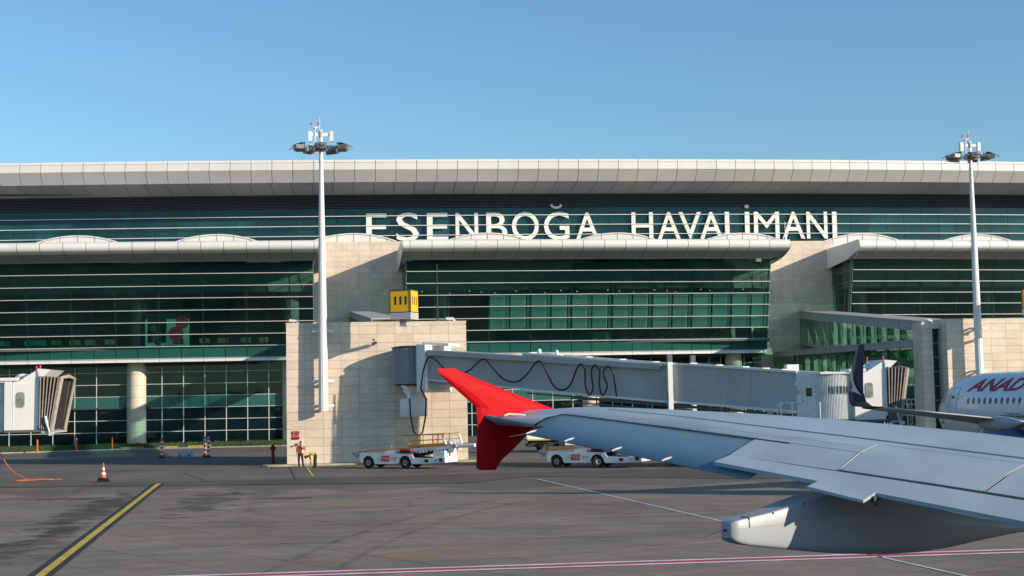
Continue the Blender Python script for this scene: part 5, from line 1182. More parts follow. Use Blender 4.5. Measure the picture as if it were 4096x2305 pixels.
# red wingtip fence: swept plate standing on the tip
r0_, v0_ = rvline(.45, -.12); tipP = W3(r0_, v0_, 0); FN = Vector((0, 0, 1)).cross(FWD).normalized()
def onfence(px, py, off=0):
    d = CF+CR*(px-CXP)/F_PX-CU*(py-CYP)/F_PX; c_ = Vector((0, 0, CAM_H)); k_ = (tipP-c_).dot(FN)/d.dot(FN); return c_+d*k_
upf = [(1748, 1490), (1746, 1477), (1780, 1474), (1818, 1474), (1900, 1512), (2000, 1552), (2100, 1592), (2210, 1634), (2240, 1650)]
lof = [(2160, 1700), (2116, 1733), (2085, 1763), (2060, 1790), (2035, 1814), (2008, 1838), (1994, 1860), (1982, 1880), (1921, 1882), (1906, 1872), (1908, 1780), (1909, 1697), (1903, 1627)]
b = MB(); mid1 = (1960, 1627); out1 = [onfence(*p) for p in upf+lof]
cen = onfence(2010, 1650)
th_ = .045
a_ = [p-FN*.012 for p in out1]; c_ = [p+FN*.012 for p in out1]; ins = lambda k_, p: p.lerp(cen, k_)
n_ = len(out1)
rows = [[ins(.0, p)-FN*.006 for p in out1], [ins(.16, p)-FN*.028 for p in out1], [ins(.5, p)-FN*.045 for p in out1]]
rows2 = [[ins(.0, p)+FN*.006 for p in out1], [ins(.16, p)+FN*.028 for p in out1], [ins(.5, p)+FN*.045 for p in out1]]
b.grid(rows, sm=False, close=True); b.f.append(tuple(range(2*n_, 3*n_))); b.sm.append(False); m0 = len(b.v)
b.grid([list(r_) for r_ in rows2], sm=False, close=True); b.f.append(tuple(m0+i for i in range(2*n_, 3*n_))); b.sm.append(False)
b.grid([rows[0], rows2[0]], sm=False, close=True)
obj('wingtip_fence', b, M['fence'], air)
# own fuselage, inboard of the viewpoint
OUT = Vector((0, 0, 1)).cross(FWD).normalized(); c0_ = -OUT*3.4; rows = []
for (a, r, dz) in ((-17, .15, 1.6), (-14, .9, 1.1), (-11, 1.45, .6), (-8, 1.85, .2), (-5, 1.97, 0), (16, 1.97, 0), (19, 1.75, -.1), (21, 1.1, -.3), (22, .2, -.5)):
    rows.append([c0_+FWD*a+OUT*(r*math.cos(2*math.pi*k/32))+Vector((0, 0, 3.95+dz+r*1.02*math.sin(2*math.pi*k/32))) for k in range(32)])
b = MB(); b.grid(rows, close=True); obj('fuselage', b, M['jet'], air)
b = MB(); b.prism([c0_-FWD*9-OUT*.15+Vector((0, 0, 5.7)), c0_-FWD*15-OUT*.15+Vector((0, 0, 5.5)), c0_-FWD*17-OUT*.15+Vector((0, 0, 11.6)), c0_-FWD*14.8-OUT*.15+Vector((0, 0, 11.6))], OUT*.3); obj('tail_fin', b, M['fence'], air)
for k in range(30):
    b = MB(); q = c0_+FWD*(-6+k*.8)+OUT*1.935+Vector((0, 0, 4.45)); b.add([q+FWD*.13*math.cos(a_)+Vector((0, 0, .18*math.sin(a_)))+OUT*(.012-.05*math.sin(a_)) for a_ in [2*math.pi*i/10 for i in range(10)]], [tuple(range(10))]); obj('cabin_window', b, M['win'], air)
# static dischargers on the aileron
for i, t in enumerate((-.02, .55, 1.1, 1.75, 2.4)):
    p = wpoint(t, .06, .02) if i == 0 else rows_te(t) if False else None
    if i == 0: base = wpoint(.12, .1, .02)
    else:
        r, v = rvline(0.0, t); xd = 1288+FD*r/v; base = V(xd, interp(AIT, xd), v)+Vector((0, 0, .012))
    d = -FWD; b = MB(); b.tube([base+FWD*.26+Vector((0, 0, .055 if i else .0)), base+FWD*.02+Vector((0, 0, .02)), base-FWD*.05], [.010, .014, .010], 6); o = obj('discharger_base', b, M['winge'], air)
    b = MB(); b.tube([base-FWD*.05, base-FWD*.30-Vector((0, 0, .03))], [.005, .003], 5); obj('discharger_wick', b, M['wingd'], o)
# flap track fairing
TR, TV = 2.135, 14.45
FA = [(0, 1316, 1353), (.03, 1310, 1361), (.09, 1307, 1366), (.2, 1301, 1371), (.5, 1286, 1377), (.9, 1261, 1384), (1.3, 1240, 1390), (1.7, 1232, 1392), (2.1, 1243, 1392), (2.6, 1262, 1387), (3.1, 1285, 1375), (3.6, 1300, 1358), (4.1, 1310, 1342), (4.7, 1318, 1328), (5.3, 1326, 1334)]
rows = []
FR_ = [(.8, 1), (.86, 1), (.9, .985), (.925, .95), (1, .66), (1.005, .63), (1.0, .25), (.985, .13), (.93, .05), (.8, .01)]
FRING = [(0, 1)]+FR_+[(0, 0)]+[(-a_, b_) for a_, b_ in reversed(FR_)]
for s_, yt, yb in FA:
    r, v = TR+.829*s_, TV+.559*s_; xd = 1288+FD*r/v; ct_ = V(xd, yt+0, v); cb_ = V(xd, yb, v); half = .10+.16*min(1, s_/1.5)
    if s_ < .02: half = .07
    SN = Vector((-FN.x, -FN.y, 0)); SN = SN if SN.dot(-F0) > 0 else -SN
    H_ = ct_-cb_; ring = []
    for (w_, z_) in FRING:
        ring.append(cb_+H_*z_+SN*half*w_+FWD*0)
    rows.append(ring)
b = MB(); b.grid(rows, close=True); b.add(rows[0], [tuple(reversed(range(len(FRING))))]); ff = obj('flap_fairing', b, M['fair'], air)
b = MB(); b.tube([rows[3][k]*1.0+Vector((0, 0, .003)) for k in range(0, 7)], .006, 6); obj('fairing_seam', b, M['wingd'], ff)
b = MB(); b.tube([r_[5]+(r_[5]-r_[17]).normalized()*.002 for r_ in rows[3:10]], .003, 5); obj('fairing_seam', b, M['jetg'], ff)
for i in range(2, 8):
    b = MB(); q = rows[i+1][4].lerp(rows[i+1][5], .0)*.7+rows[i+1][3]*.3; b.lathe(q+(rows[i+1][5]-rows[i+1][17]).normalized()*.004, [(.010, -.004), (.010, .004)], 8, axis='Y'); obj('screw', b, M['wingd'], ff)
p0 = V(1829, 1333, TV+.02); b = MB(); b.tube([p0, p0-FWD*.12-Vector((0, 0, .01)), p0-FWD*.32-Vector((0, 0, .06))], [.012, .007, .003], 6); obj('discharger_wick', b, M['wingd'], ff)
patch('flap_tab', 4.2, 4.8, -.09, .0, .004, 'wing', 4, 2, skew0=-.0, thick=.03)
b = MB(); q = wpoint(4.80, 0, -.03); b.bar(q, q-Vector((0, 0, .10)), .03); b.bar(q-Vector((.05, .03, .03)), q+Vector((.08, .05, .0)), .05); obj('flap_link', b, M['wingd'], air)

# ------------------------------------------------------------------ vehicles
def belt_loader(px, py, rz, label, number, steer=0):
    t = thing('belt_loader', label, 'belt loader', (px, py, 0), 'belt loaders on the apron', rz)
    Wd = 1.7
    def o_(name, b, mt, par=None): return obj(name, b, M[mt], par or t, True)
    # chassis side with wheel cut-outs (x along the vehicle, y=0 near side)
    def side(y):
        pts = [(-.65, .40), (-.65, .95), (-.55, 1.02), (1.4, 1.0), (2.1, .98), (3.2, .95), (3.45, .72), (4.3, .68), (5.7, .70), (5.75, .42), (4.3, .32), (3.35, .30)]
        arch = [(2.8+.46*math.cos(a), .40+.44*math.sin(a)) for a in [math.pi*k/8 for k in range(9)]]
        arch2 = [(.46*math.cos(a), .40+.44*math.sin(a)) for a in [math.pi*k/8 for k in range(9)]]
        return [(x, y, z) for x, z in pts+arch+[(2.2, .30), (.55, .30)]+arch2]
    b = MB(); b.prism(side(0), (0, .12, 0)); o_('body_side', b, 'truck'); b = MB(); b.prism(side(Wd-.12), (0, .12, 0)); o_('body_side', b, 'truck')
    b = MB(); b.box((-.6, .12, .45), (3.3, Wd-.12, .80)); b.box((3.3, .12, .38), (5.6, Wd-.12, .62)); o_('chassis', b, 'under')
    b = MB(); b.box((4.9, .05, .45), (5.72, Wd-.05, 1.15)); b.box((5.55, .0, .40), (5.78, Wd, .72)); o_('front_bumper', b, 'truck')
    b = MB(); b.box((5.35, -.03, .46), (5.6, .0, .68)); o_('headlight', b, 'win'); b = MB(); b.box((4.28, -.02, .42), (4.55, .0, .60)); o_('tail_light', b, 'win')
    b = MB(); b.hexa([(2.35, .02, .98), (3.25, .02, .98), (3.25, .7, .98), (2.35, .7, .98)], [(2.4, .05, 1.16), (3.2, .05, 1.16), (3.2, .65, 1.16), (2.4, .65, 1.16)]); o_('engine_cover', b, 'under')
    b = MB(); b.box((2.4, .03, 1.16), (3.2, .67, 1.25)); o_('cover_lid', b, 'redpl')
    b = MB(); b.hexa([(3.15, -.02, .62), (3.5, -.02, .62), (3.5, .04, .62), (3.15, .04, .62)], [(3.08, -.02, .96), (3.35, -.02, .94), (3.35, .04, .94), (3.08, .04, .96)]); o_('white_door', b, 'white')
    for x in (0, 2.8):
        for y in (.02, Wd-.22):
            w_ = MB(); n_ = 18; st_ = (steer if x > 1 else 0)
            c, s_ = math.cos(st_), math.sin(st_)
            ring = lambda r, yy: [(x+r*math.cos(q)*c-(yy)*s_, y+.11+r*math.cos(q)*s_+(yy)*c, .38+r*math.sin(q)) for q in [2*math.pi*k/n_ for k in range(n_)]]
            w_.grid([ring(.22, -.11), ring(.36, -.11), ring(.38, -.07), ring(.38, .07), ring(.36, .11), ring(.22, .11)], close=True); w_.f.append(tuple(range(n_))); w_.sm.append(False); w_.f.append(tuple(5*n_+k for k in reversed(range(n_)))); w_.sm.append(False)
            wh = o_('wheel', w_, 'rubber')
            b = MB(); b.grid([ring(.03, -.10), ring(.12, -.125), ring(.20, -.105), ring(.215, -.09)], close=True); o_('hub', b, 'hub', wh)
    # conveyor boom: low tail at the left, raised head at the right
    z = lambda x: .98+(x+1.4)*.062
    b = MB(); b.hexa([(-1.3, .35, z(-1.3)-.10), (6.3, .35, z(6.3)-.28), (6.3, 1.25, z(6.3)-.28), (-1.3, 1.25, z(-1.3)-.10)], [(-1.3, .35, z(-1.3)+.06), (6.3, .35, z(6.3)+.02), (6.3, 1.25, z(6.3)+.02), (-1.3, 1.25, z(-1.3)+.06)]); bm_ = o_('boom', b, 'truck')
    b = MB(); b.hexa([(-1.3, .42, z(-1.3)+.07), (6.3, .42, z(6.3)+.03), (6.3, 1.18, z(6.3)+.03), (-1.3, 1.18, z(-1.3)+.07)], [(-1.3, .42, z(-1.3)+.10), (6.3, .42, z(6.3)+.06), (6.3, 1.18, z(6.3)+.06), (-1.3, 1.18, z(-1.3)+.10)]); o_('belt', b, 'belt', bm_)
    b = MB(); b.hexa([(-1.0, .30, z(-1)+.04), (2.8, .30, z(2.8)+.04), (2.8, .36, z(2.8)+.04), (-1.0, .36, z(-1)+.04)], [(-1.0, .30, z(-1)+.13), (2.8, .30, z(2.8)+.13), (2.8, .36, z(2.8)+.13), (-1.0, .36, z(-1)+.13)]); o_('side_guard', b, 'safety', bm_)
    for x in (-1.3, 6.3):
        b = MB(); b.tube([(x, .3, z(x)-.02), (x, 1.3, z(x)-.02)], .13, 12); o_('roller', b, 'hub', bm_)
    for k in range(9):
        xx = 3.5+k*.27; b = MB(); b.hexa([(xx, .335, z(xx)-.24), (xx+.14, .335, z(xx)-.24), (xx+.14, .349, z(xx)-.24), (xx, .349, z(xx)-.24)], [(xx+.05, .335, z(xx)-.17), (xx+.19, .335, z(xx)-.17), (xx+.19, .349, z(xx)-.17), (xx+.05, .349, z(xx)-.17)]); o_('warning_stripe', b, 'signk', bm_)
    b = MB(); b.tube([(6.45, .7, z(6.4)-.02), (7.6, .7, z(7.6)-.05)], .13, 12); o_('bumper_tube', b, 'white', bm_); b = MB(); b.tube([(6.45, 1.0, z(6.4)+.10), (7.4, 1.0, z(7.4)+.08)], .05, 8); o_('arm', b, 'under', bm_)
    b = MB(); b.bar((2.9, .8, .8), (5.3, .8, z(5.3)-.25), .5, .18); o_('lift_arm', b, 'under')
    b = MB(); b.box((-1.3, .25, .78), (-.7, 1.35, .98)); b.bar((-1.1, .3, .7), (-.6, .3, 1.05), .08); o_('tail_frame', b, 'hub')
    # yellow deck and hand rails
    b = MB(); b.hexa([(2.9, .30, z(2.9)+.08), (6.0, .30, z(6)+.06), (6.0, .36, z(6)+.06), (2.9, .36, z(2.9)+.08)], [(2.9, .30, z(2.9)+.26), (5.4, .30, z(5.4)+.24), (5.4, .36, z(5.4)+.24), (2.9, .36, z(2.9)+.26)]); o_('side_board', b, 'safety')
    b = MB(); b.hexa([(.7, 1.35, 1.22), (6.2, 1.35, 1.48), (6.2, 1.6, 1.48), (.7, 1.6, 1.22)], [(.7, 1.35, 1.30), (6.2, 1.35, 1.56), (6.2, 1.6, 1.56), (.7, 1.6, 1.30)]); o_('walkway', b, 'alu')
    if number:
        b = MB(); R_ = .028
        nt_ = lambda x: z(x)+.26
        b.tube([(3.0, .33, nt_(3.0)), (2.65, .33, 2.12), (5.6, .33, 2.22)], R_, 6)
        b.tube([(2.8, .33, 1.75), (5.6, .33, 1.88)], R_*.8, 6)
        for x, x2 in ((3.75, 3.75), (4.0, 4.0), (4.75, 4.7), (5.15, 5.1), (5.55, 5.5)): b.tube([(x2, .33, nt_(x)-.05), (x, .33, 2.15+(x-2.65)*.035)], R_, 6)
        b.tube([(.85, 1.5, 1.28), (1.15, 1.5, 2.10), (6.0, 1.5, 2.26), (6.2, 1.5, 1.55)], R_, 6); b.tube([(1.0, 1.5, 1.72), (6.1, 1.5, 1.9)], R_*.7, 6)
        for x in (3.0, 4.4, 5.3): b.tube([(x, 1.5, 1.4), (x, 1.5, 2.13+(x-1.15)*.033)], R_, 6)
        o_('hand_rail', b, 'safety')
        b = MB(); b.tube([(5.7, .36, 1.5), (5.35, .36, 2.2)], .06, 8); b.tube([(6.6, .9, 1.45), (6.35, .9, 2.2)], .06, 8); o_('white_pole', b, 'refl')
        b = MB(); b.tube([(4.4, 1.0, 1.45), (4.4, 1.0, 1.72)], .02, 6); o_('beacon_stem', b, 'hub'); b = MB(); b.lathe((4.4, 1.0, 1.72), [(.07, 0), (.07, .12), (.03, .15)], 10); o_('beacon', b, 'orange')
        b = MB(); b.lathe((5.7, 1.0, 1.55), [(.22, -.02), (.28, .08), (.22, .2), (.05, .26)], 14); o_('control_dome', b, 'white')
    else:
        b = MB(); R_ = .028; b.tube([(1.8, 1.5, 1.3), (1.85, 1.5, 1.75), (5.8, 1.5, 1.85)], R_, 6); b.tube([(3.2, 1.5, 1.4), (3.2, 1.5, 1.8)], R_, 6); b.tube([(4.5, 1.5, 1.4), (4.5, 1.5, 1.82)], R_, 6); o_('hand_rail', b, 'safety')
    b = MB(); b.box((1.25, .04, 1.0), (2.05, .3, 1.12)); o_('tool_box', b, 'white')
    # company marking
    for k in range(3):
        b = MB(); b.hexa([(1.0+k*.22, -.012, .48), (1.2+k*.22, -.012, .48), (1.2+k*.22, .0, .48), (1.0+k*.22, .0, .48)], [(1.02+k*.22, -.012, .84), (1.22+k*.22, -.012, .84), (1.22+k*.22, .0, .84), (1.02+k*.22, .0, .84)]); o_('red_block', b, 'redpl')
    text_obj('lettering', 'TGS', t, M['whitep'], (1.06, -.018, .58), (1, 0, 0), (0, 0, 1), .54, .17, .004, local=True)
    text_obj('lettering', 'TURKISH GROUND', t, M['logok'], (1.78, -.006, .68), (1, 0, 0), (0, 0, 1), .55, .05, .004, local=True)
    text_obj('lettering', 'SERVICES', t, M['logok'], (1.9, -.006, .58), (1, 0, 0), (0, 0, 1), .3, .05, .004, local=True)
    text_obj('lettering', 'T10' if number else 'T12', t, M['logok'], (4.95, -.012, .48), (1, 0, 0), (0, 0, 1), .2, .12, .004, local=True)
    return t
belt_loader(2.54, 96.5, -R(33.5), 'white belt loader with raised yellow hand rails in front of the nearer stone block', True)
belt_loader(14.27, 91.3, -R(33.5), 'white belt loader with low rails, half hidden under the foreground wing', False, R(38))
# flatbed truck
t = thing('flatbed_truck', 'white flatbed truck with yellow stripe behind the second belt loader', 'truck', (18.5, 116.5, 0))
X0, Y0 = 15.85, 116.5
b = MB(); b.box((X0, Y0, 1.0), (X0+5.0, Y0+2.1, 1.08)); obj('bed_floor', b, M['under'], t)
for k, (z0, z1) in enumerate(((1.08, 1.29), (1.30, 1.50), (1.51, 1.72))):
    b = MB(); b.box((X0, Y0-.02+.012*(k % 2), z0), (X0+2.75, Y0+.04, z1)); obj('side_board', b, M['truck'], t)
    b = MB(); b.box((X0+2.85, Y0-.02+.012*(k % 2), z0), (X0+5.0, Y0+.04, z1)); obj('side_board', b, M['truck'], t)
b = MB(); b.box((X0-.03, Y0, 1.08), (X0+.0, Y0+2.1, 1.7)); b.box((X0, Y0+2.06, 1.08), (X0+5, Y0+2.1, 1.7)); b.box((X0+2.76, Y0-.03, .9), (X0+2.84, Y0+.05, 1.75)); obj('tailgate', b, M['truck'], t)
b = MB(); b.box((X0+.05, Y0-.035, .98), (X0+5.0, Y0-.015, 1.06)); obj('yellow_stripe', b, M['yellow'], t)
b = MB(); b.box((X0+.3, Y0+.3, .45), (X0+7.4, Y0+1.8, .98)); b.box((X0+.1, Y0+.2, .5), (X0+.35, Y0+1.9, .7)); b.box((X0+2.6, Y0+.02, .5), (X0+3.0, Y0+.3, .95)); obj('chassis', b, M['under'], t)
b = MB(); b.tube([(X0+3.1, Y0+.15, .62), (X0+4.6, Y0+.15, .62)], .14, 12); obj('air_tank', b, M['alu'], t)
b = MB(); b.prism([(X0+5.1, Y0-.02, .5), (X0+7.3, Y0-.02, .5), (X0+7.35, Y0-.02, 1.2), (X0+6.9, Y0-.02, 1.45), (X0+6.4, Y0-.02, 2.2), (X0+5.1, Y0-.02, 2.25)], (0, 2.1, 0)); cb = obj('cab', b, M['truck'], t)
b = MB(); b.prism([(X0+5.5, Y0-.04, 1.4), (X0+6.5, Y0-.04, 1.4), (X0+6.2, Y0-.04, 2.05), (X0+5.5, Y0-.04, 2.05)], (0, .02, 0)); obj('window', b, M['win'], cb)
for x in (1.38, 6.2):
    for y in (.12, 1.95):
        b = MB(); b.lathe((X0+x, Y0+y, .36), [(.2, -.11), (.34, -.11), (.36, -.08), (.36, .08), (.34, .11), (.2, .11)], 20, axis='Y'); wh = obj('wheel', b, M['rubber'], t)
        b = MB(); b.lathe((X0+x, Y0+y-.11, .36), [(.20, .0), (.2, .01)], 16, axis='Y')
        for k in range(9): a = 2*math.pi*k/9; b.bar((X0+x+.05*math.cos(a), Y0+y-.125, .36+.05*math.sin(a)), (X0+x+.18*math.cos(a), Y0+y-.12, .36+.18*math.sin(a)), .04, .02)
        obj('rim', b, M['chrome'], wh)
b = MB(); b.prism([(X0+1.38-.46, Y0+.02, .45), (X0+1.38-.4, Y0+.02, .75), (X0+1.38, Y0+.02, .86), (X0+1.38+.4, Y0+.02, .75), (X0+1.38+.46, Y0+.02, .45), (X0+1.38+.40, Y0+.02, .45), (X0+1.38+.34, Y0+.02, .7), (X0+1.38, Y0+.02, .8), (X0+1.38-.34, Y0+.02, .7), (X0+1.38-.40, Y0+.02, .45)], (0, .25, 0)); obj('mudguard', b, M['under'], t)
b = MB(); b.add([(X0+.12, Y0-.03, 1.66), (X0+.3, Y0-.03, 1.66), (X0+.3, Y0-.03, 1.5), (X0+.2, Y0-.03, 1.38), (X0+.12, Y0-.03, 1.5)], [(0, 1, 2, 3, 4)]); obj('badge', b, M['navy'], t)

# ------------------------------------------------------------------ small things on the apron
def cone(x, y, label):
    t = thing('traffic_cone', label, 'traffic cone', (x, y, 0))
    b = MB(); b.hexa([(x-.34, y-.3, 0), (x+.34, y-.3, 0), (x+.34, y+.3, 0), (x-.34, y+.3, 0)], [(x-.33, y-.29, .10), (x+.33, y-.29, .10), (x+.33, y+.29, .10), (x-.33, y+.29, .10)]); obj('base_plate', b, M['rubber'], t)
    b = MB(); b.tube([(x-.3, y-.15, .16), (x-.1, y-.2, .2), (x+.12, y-.18, .18), (x+.3, y-.1, .15)], .07, 8); b.tube([(x-.24, y+.1, .15), (x, y+.16, .22), (x+.24, y+.1, .16)], .07, 8); obj('chock', b, M['rubber'], t)
    segs = [(.0, .21, 'orange'), (.28, .145, 'refl'), (.44, .12, 'orange'), (.58, .09, 'refl'), (.72, .065, 'orange')]
    zs = [.12, .42, .56, .70, .84, 1.12]; rs = [.2, .14, .115, .085, .06, .022]
    for i in range(5):
        b = MB(); b.lathe((x, y, 0), [(rs[i], zs[i]), (rs[i+1], zs[i+1])], 18); obj('cone_band', b, M['refl' if i % 2 else 'orange'], t)
    return t
cone(-13.2, 88.3, 'orange and white traffic cone on a black base, left of the yellow line')
def post(x, y, label, h=1.2, extra=False):
    t = thing('warning_post', label, 'warning post', (x, y, 0), 'red and white warning posts')
    b = MB(); b.hexa([(x-.26, y-.26, 0), (x+.26, y-.26, 0), (x+.26, y+.26, 0), (x-.26, y+.26, 0)], [(x-.2, y-.2, .10), (x+.2, y-.2, .10), (x+.2, y+.2, .10), (x-.2, y+.2, .10)]); obj('foot', b, M['rubber'], t)
    n_ = 9
    for i in range(n_):
        b = MB(); b.lathe((x, y, .10+i*h*1.16/n_), [(.105, 0), (.105, h*1.16/n_)], 14); obj('band', b, M['redpl' if i % 2 == 0 else 'refl'], t)
    b = MB(); b.lathe((x, y, .10+h*1.16), [(.105, 0), (.06, .07), (.04, .22 if extra else .1)], 12); obj('cap', b, M['orange' if extra else 'refl'], t)
post(-13.9, 124.9, 'lone red and white banded post on the apron, the leftmost of the three', 1.25, True)
post(-10.44, 125.9, 'taller red and white post of the pair left of the stone block', 1.35)
post(-9.95, 123.5, 'nearer red and white post of the pair left of the stone block', 1.3)
def marker(x, y, label):
    t = thing('orange_marker', label, 'marker post', (x, y, 0), 'orange flexible marker posts by the grass')
    b = MB(); b.lathe((x, y, 0), [(.17, 0), (.15, .06)], 14); obj('foot', b, M['orange'], t); b = MB(); b.lathe((x, y, .05), [(.085, 0), (.08, 1.15), (.04, 1.25)], 12); obj('stem', b, M['orange'], t)
marker(-28.1, 146.2, 'leftmost orange marker post by the grass'); marker(-24.85, 148.8, 'middle orange marker post on the lawn edge, right of the jet bridge cab'); marker(-21.6, 150.3, 'shaded orange marker post in front of the round column')
t = thing('fire_hydrant', 'dark red slender hydrant left of the nearer stone block', 'hydrant', (-4.07, 107.9, 0))
b = MB(); b.lathe((-4.07, 107.9, 0), [(.17, 0), (.17, .08), (.12, .1), (.12, 1.0)], 14); obj('barrel', b, M['hydrant'], t)
b = MB(); b.lathe((-4.07, 107.9, 1.0), [(.16, 0), (.18, .05), (.17, .22), (.1, .32), (.04, .40)], 14); b.tube([(-4.28, 107.9, 1.12), (-3.86, 107.9, 1.12)], .07, 10); obj('bonnet', b, M['hydrant'], t)
# hose hanging down from off frame and lying in loops
b = MB()
cat_ = [(-22.0, 92.4, 3.6), (-20.9, 92.3, 2.8), (-20.3, 92.2, 2.2), (-19.85, 92.1, 1.6), (-19.5, 92.0, 1.05), (-19.1, 91.9, .6), (-18.6, 91.8, .28), (-18.1, 91.7, .08), (-17.5, 91.7, .05), (-16.9, 91.7, .05), (-16.2, 91.7, .05), (-16.7, 92.0, .05), (-17.2, 92.1, .05), (-17.6, 92.0, .09), (-18.6, 91.5, .05), (-18.9, 91.1, .05), (-18.2, 90.9, .05), (-17.2, 91.1, .09), (-16.6, 91.4, .05), (-17.6, 91.7, .1), (-18.5, 91.9, .05)]
def smooth(pts, n=5):
    out = []
    for i in range(len(pts)-1):
        p0, p1, p2, p3 = [Vector(pts[max(0, min(len(pts)-1, j))]) for j in (i-1, i, i+1, i+2)]
        for k in range(n):
            q = k/n; out.append(.5*((2*p1)+(-p0+p2)*q+(2*p0-5*p1+4*p2-p3)*q*q+(-p0+3*p1-3*p2+p3)*q**3))
    return out+[Vector(pts[-1])]
b.tube(smooth(cat_), .03, 7); top('orange_hose', b, M['hose'], 'orange air hose hanging down and lying in flat loops at the left edge', 'hose')
# crumpled plastic pile
b = MB()
for k in range(46):
    a = random.uniform(0, 6.28); r = random.random()**.5*.62; c = Vector((-12+r*math.cos(a), 125.8+r*math.sin(a)*.6, 0)); h = .55*(1-(r/.75)**2)+.05
    d = [Vector((random.uniform(-.22, .22), random.uniform(-.2, .2), random.uniform(-.12, .16))) for _ in range(4)]; b.add([c+d[0]+Vector((0, 0, h)), c+d[1]+Vector((0, 0, h*.6)), c+d[2]+Vector((0, 0, max(.02, h*.2))), c+d[3]+Vector((0, 0, h*.8))], [(0, 1, 2), (0, 2, 3), (1, 3, 2), (0, 3, 1)])
for v_ in b.v: v_.z = max(v_.z, .0)
top('plastic_pile', b, M['foil'], 'crumpled grey plastic heap on the shaded apron between the warning posts', 'plastic heap')

# ------------------------------------------------------------------ people
def person(label, loc, rz, J_, segs, rad, zones, extra):
    rad = {k: (tuple(q*1.1 for q in v) if isinstance(v, tuple) else (v if v < .02 else v*1.1)) for k, v in rad.items()}
    t = thing('person', label, 'person', loc, None, rz)
    names_ = list(J_); me = bpy.data.meshes.new('body'); idx = {n: i for i, n in enumerate(names_)}
    me.from_pydata([J_[n] for n in names_], [(idx[a], idx[b]) for a, b in segs], []); o = bpy.data.objects.new('tmp', me); COL.objects.link(o)
    md = o.modifiers.new('s', 'SKIN'); 
    for n in names_:
        sv = me.skin_vertices[0].data[idx[n]]; r = rad[n]; sv.radius = r if isinstance(r, tuple) else (r, r); sv.use_root = (n == 'pelvis')
    o.modifiers.new('d', 'SUBSURF').levels = 2; o.modifiers['d'].render_levels = 2
    dg = bpy.context.evaluated_depsgraph_get(); m2 = bpy.data.meshes.new_from_object(o.evaluated_get(dg)); bpy.data.objects.remove(o)
    m2.name = 'body'; mats_ = ['skin', 'shirt', 'sleeve', 'trouser', 'shoe']; m2.materials.clear()
    for k in mats_: m2.materials.append(M[k])
    for p in m2.polygons:
        c = p.center; best = None
        for a, b_ in segs:
            A_, B_ = Vector(J_[a]), Vector(J_[b_]); d = B_-A_; f = max(0, min(1, (c-A_).dot(d)/max(1e-9, d.dot(d)))); q = (c-(A_+d*f)).length/ (max(rad[a] if not isinstance(rad[a], tuple) else max(rad[a]), .02)+.02)
            if best is None or q < best[0]: best = (q, a, b_, f)
        p.material_index = mats_.index(zones(best[1], best[2], best[3], c)); p.use_smooth = True
    bo = bpy.data.objects.new('body', m2); COL.objects.link(bo); bo.parent = t; ORIG[bo] = Vector(loc)
    extra(t); return t
def hand(J_, segs, rad, w, pre, d, side, curl=.3):
    """palm, four fingers, thumb"""
    d = Vector(d).normalized(); s_ = Vector(side).normalized(); n_ = d.cross(s_)
    W_ = Vector(J_[w]); J_[pre+'palm'] = tuple(W_+d*.07); rad[pre+'palm'] = (.035, .02); segs.append((w, pre+'palm'))
    for i, (o, l) in enumerate(((-.03, .065), (-.01, .078), (.01, .074), (.03, .058))):
        J_[pre+'f%da' % i] = tuple(W_+d*.10+s_*o); J_[pre+'f%db' % i] = tuple(W_+d*(.10+l*.5)+s_*o*1.1+n_*curl*.01); J_[pre+'f%dc' % i] = tuple(W_+d*(.10+l)+s_*o*1.1+n_*curl*.06)
        for k in 'abc': rad[pre+'f%d' % i+k] = .009
        segs += [(pre+'palm', pre+'f%da' % i), (pre+'f%da' % i, pre+'f%db' % i), (pre+'f%db' % i, pre+'f%dc' % i)]
    J_[pre+'t1'] = tuple(W_+d*.05-s_*.045); J_[pre+'t2'] = tuple(W_+d*.085-s_*.06); rad[pre+'t1'] = .011; rad[pre+'t2'] = .009; segs += [(pre+'palm', pre+'t1'), (pre+'t1', pre+'t2')]
def face(t, c, fwd, up, r=.1):
    c = Vector(c); f = Vector(fwd).normalized(); u_ = Vector(up).normalized(); s_ = f.cross(u_).normalized()
    b = MB(); b.add([c+f*r*.92+u_*.02, c+f*r*1.18-u_*.025+s_*.0, c+f*r*.9-u_*.03+s_*.018, c+f*r*.9-u_*.03-s_*.018], [(0, 1, 2), (0, 3, 1), (1, 3, 2)]); obj('nose', b, M['skin'], t, True)
    for k in (-1, 1):
        b = MB(); b.lathe(c+f*r*.88+s_*.035*k+u_*.02, [(.011, -.011), (.011, .011)], 8); obj('eye', b, M['shoe'], t, True)
        b = MB(); b.lathe(c+s_*r*.86*k, [(.012, -.03), (.022, 0), (.012, .03)], 8); obj('ear', b, M['skin'], t, True)
    b = MB(); b.bar(c+f*r*.92-u_*.055-s_*.025, c+f*r*.92-u_*.055+s_*.025, .012); obj('mouth', b, M['redpl'], t, True)
def headcap(t, c, up, fwd):
    c = Vector(c); up = Vector(up).normalized(); fwd = Vector(fwd).normalized(); s_ = fwd.cross(up); rows = []
    for i in range(6):
        a = math.pi/2*i/5*1.12; rows.append([c+up*.122*math.cos(a)+(fwd*math.cos(q)*.102+s_*math.sin(q)*.088)*math.sin(a)-fwd*.016 for q in [2*math.pi*k/16 for k in range(16)]])
    b = MB(); b.grid(rows, close=True); obj('hair', b, M['hair'], t, True)
